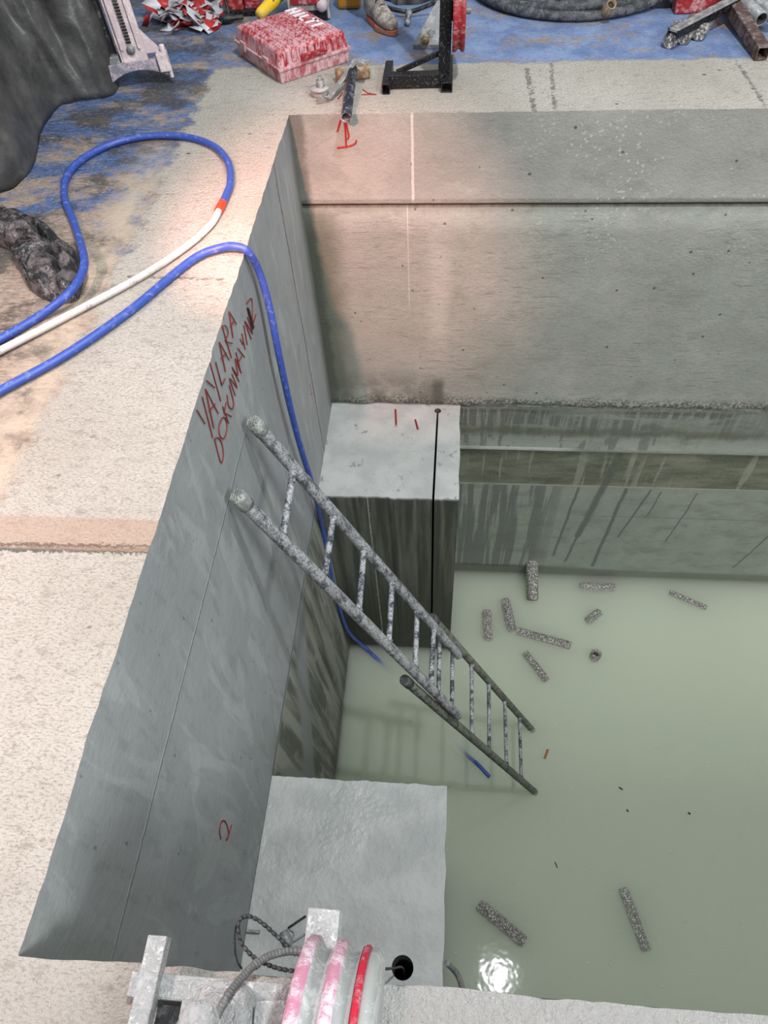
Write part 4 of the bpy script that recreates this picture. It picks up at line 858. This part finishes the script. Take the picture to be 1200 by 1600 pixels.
MB().bar(a.lerp(b, .02) + Vector((0, 0, .008)), b + Vector((0, 0, .008)), .018, .008).build('rib', M['grey_steel'], t)
a = g(1192, 84, .032); b = g(1142, 6, .07); b = b + (b - a) * .5
m = MB().frame_tube(a, b, .058, .058, .006); tag(m.build('square_tube', M['rust'], bevel=.003), 'long rusty brown square tube with open end at the right edge', 'tube')
for p_, q_, lb in (((1190, 30), (1150, -8), 'grey open pipe end behind the rusty tube, left of its twin'), ((1210, 28), (1172, -12), 'grey open pipe end behind the rusty tube, right of its twin')):
    a = g(*p_, .07); b = g(*q_, .085); d = b - a; b = b + d; d = b - a
    m = MB().lathe(a, d, [(.06, 0), (.06, .023), (0, .025), (0, .031), (d.length, .031), (d.length, 0)], 22, mis=[1, 1, 0, 0, 0]); tag(m.build('steel_pipe', [M['grey_steel'], M['hole']]), lb, 'pipe', 'grey pipes behind the rusty tube')
t = thing('site_machine', g(1075, 10, 0), 'dusty dark red machine cabinet behind the channel bar', 'machine')
p = g(1095, 26, 0)
MB().box(p + Vector((0, .20, .20)), (.26, .34, .40)).build('housing', M['machine_red'], t, bevel=.01)
MB().box(p + Vector((-.20, .20, .25)), (.13, .30, .22)).build('side_housing', M['machine_red'], t, bevel=.012)
MB().box(p + Vector((-.18, .24, .07)), (.10, .24, .14)).build('undercarriage', M['dark'], t, bevel=.004)

# ------------------------------------------------------------------ wire saw at the near edge
t = thing('wire_saw', (-.3, -.05, 0), 'slurry-coated wire saw frame standing on the near edge of the pit', 'wire saw')
z = .06
A = at(250, 1463, 2, z); A2 = Vector((A.x + .0, -.45, z))
MB().frame_tube(A, A2, .034, .03, .004).build('side_tube', M['pale_steel'], t, bevel=.003)
B = at(509, 1423, 2, .07); B2 = Vector((B.x, -.45, .07))
MB().frame_tube(B, B2, .056, .05, .004).build('guide_tube', M['pale_steel'], t, bevel=.003)
yf = at(240, 1524, 2, .045).y
x0 = at(198, 1560, 2, .045).x; x1 = at(470, 1560, 2, .045).x
def plate(xa, xb, ya, yb, zz=.052, th=.020): return MB().box(((xa + xb) / 2, (ya + yb) / 2, zz - th / 2), (abs(xb - xa), abs(yb - ya), th))
yc = at(240, 1557, 2, .045).y
MB().box(((x0 + x1) / 2 + .02, yc - .2, .012), (abs(x1 - x0) * .8, .38, .02)).build('dark_backing', M['dark'], t)  # dark sheet added as the shade in the gaps of the frame
plate(x0, B.x - .03, yf + .004, yc - .004).build('front_plate', M['pale_steel'], t, bevel=.004)
for xa, xb in ((205, 236), (282, 365), (425, 470)): plate(at(xa, 1580, 2, .045).x, at(xb, 1580, 2, .045).x, yc + .002, -.45).build('base_bar', M['pale_steel'], t, bevel=.004)
m = MB(); m.bar(at(390, 1567, 2, .05), at(470, 1575, 2, .05), .012, .008); m.build('slot_edge', M['grey_steel'], t)
mc = at(345, 1590, 2, .10)
MB().lathe(mc - Vector((0, 0, .06)), (-.15, -.10, 1), [(0, .056), (.05, .056), (.056, .050), (.06, .044), (.075, .040), (.08, .034), (.13, .032), (.14, .02), (.14, 0)], 32).build('motor_hub', M['pale_steel'], t, bevel=0)
MB().lathe(at(310, 1592, 2, .12), Vector((-.5, -1, .35)), [(0, 0), (0, .022), (.03, .026), (.12, .026)], 20).build('motor_nozzle', M['grey_steel'], t)
MB().bar(at(400, 1592, 2, .09), at(470, 1590, 2, .09), .05, .05).build('bearing_block', M['pale_steel'], t, bevel=.008)
# pulleys
t2 = thing('guide_pulley', (-.12, -.05, .1), 'double grooved pulley with pink and red rubber rims over the near edge', 'pulley')
e1 = at(505, 1466, 2, .26); r0 = .15; cy_ = e1.y - r0; xa = at(478, 1475, 2, .26).x; pw = .112
ax = Vector((1, -.05, .0)).normalized(); o0 = Vector((xa, cy_ + .004, .26))
def ringp(d0, prof, name, mat): MB().lathe(o0 + ax * d0, ax, prof, 64).build(name, mat, t2)
ringp(0, [(0, r0 * .55), (0, r0 * .97), (.004, r0), (.015, r0 * 1.0), (.019, r0 * .96)], 'rubber_rim', M['pink_rubber'])
ringp(.019, [(0, r0 * .96), (.006, r0 * .90), (.018, r0 * .90), (.024, r0 * .96)], 'groove', M['pale_disc'])
ringp(.043, [(0, r0 * .96), (.004, r0), (.014, r0), (.018, r0 * .96)], 'rubber_rim', M['pink_rubber'])
ringp(.061, [(0, r0 * .96), (.005, r0 * .91), (.018, r0 * .91), (.022, r0 * .96)], 'groove', M['pale_disc'])
ringp(.083, [(0, r0 * .95), (.0035, r0 * .978), (.0085, r0 * .978), (.011, r0 * .95)], 'rubber_rim', M['red_bright'])
ringp(.094, [(0, r0 * .95), (.004, r0 * .97), (.012, r0 * .96), (.018, r0 * .90), (.018, r0 * .3), (.024, 0)], 'side_disc', M['pale_disc'])
ringp(-.03, [(0, 0), (0, .02), (.16, .02), (.16, 0)], 'axle', M['grey_steel'])
# feed hose and diamond wire
t = [at(322, 1640, 2, .16), at(338, 1590, 2, .16), at(356, 1556, 2, .15), at(376, 1530, 2, .13), at(398, 1508, 2, .11), at(425, 1492, 2, .09), at(460, 1486, 2, .07), at(500, 1492, 2, .05)]
m = MB(); sp_ = spline(t, 30); m.tube(sp_, .0062, 14, rfun=lambda q_, i: 1.0 + (.10 if i % 5 < 2 else 0) + (.18 if i % 60 < 8 else 0)); tag(m.build('feed_hose', M['wheel_grey']), 'ribbed grey feed hose running from the saw hub behind the pulley', 'hose')
zz = .03
t = [at(455, 1484, 2, zz), at(432, 1462, 2, zz), at(408, 1441, 2, zz), at(390, 1432, 2, zz), at(376, 1436, 2, .02), at(372, 1450, 2, .02), at(378, 1474, 2, .02), at(396, 1495, 2, .02), at(420, 1508, 2, .02), at(450, 1516, 2, .03), at(500, 1518, 2, .035), at(560, 1518, 2, .02), at(590, 1515, 2, -.35), at(614, 1513, 2, -1.2), Vector((h2.x, h2.y, -1.82)), Vector((h2.x, h2.y, -2.3))]
sp_ = spline(t, 24); m = MB(); m.tube(sp_, .0026, 8); tw = thing('diamond_wire', at(390, 1432, 2, 0), 'beaded diamond saw wire looped at the near edge and entering the hole', 'saw wire'); m.build('rope', M['black_steel'], tw)
m = MB(); acc = 0
for i in range(1, len(sp_)):
    acc += (sp_[i] - sp_[i - 1]).length
    if acc > .010 and i < len(sp_) - 1:
        acc = 0; d = (sp_[i + 1] - sp_[i - 1]).normalized(); m.lathe(sp_[i] - d * .004, d, [(0, .0022), (.0005, .0038), (.0075, .0038), (.008, .0022)], 8)
tag(m.build('beads', M['bead'], tw), kind='stuff')
t = [at(376, 1434, 2, .0), at(368, 1450, 2, .0), at(367, 1480, 2, .0), at(370, 1500, 2, .01), at(378, 1514, 2, .004)]
tag(MB().tube(spline(t, 8), .0018, 8).build('thin_wire', M['black_steel']), 'thin black wire hanging beside the loop of beaded wire', 'wire')
# pin with wire clip on the near block
a = at(442, 1455, 2, -1.79); b = at(454, 1480, 2, -1.79)
t = thing('anchor_pin', a, 'small grey pin with bent wires lying on the wet near block', 'pin')
MB().lathe(a, b - a, [(0, 0), (.002, .016), (.02, .02), ((b - a).length - .01, .02), ((b - a).length, 0)], 18).build('pin', M['grey_steel'], t)
MB().tube([at(450, 1450, 2, -1.80), at(478, 1431, 2, -1.80)], .004, 8).build('wire', M['black_steel'], t)
MB().tube([at(457, 1472, 2, -1.80), at(484, 1455, 2, -1.80)], .003, 8).build('wire', M['grey_steel'], t)
MB().tube(spline([at(452, 1452, 2, -1.81), at(459, 1457, 2, -1.81), at(457, 1466, 2, -1.81), at(452, 1464, 2, -1.81)], 5), .003, 8).build('wire', M['grey_steel'], t)
tag(MB().tube([at(386, 1455, 2, -1.80), at(406, 1456, 2, -1.80)], .006, 8).build('steel_pin', M['grey_steel']), 'short thin steel pin on the block beside the beaded wire loop', 'pin')
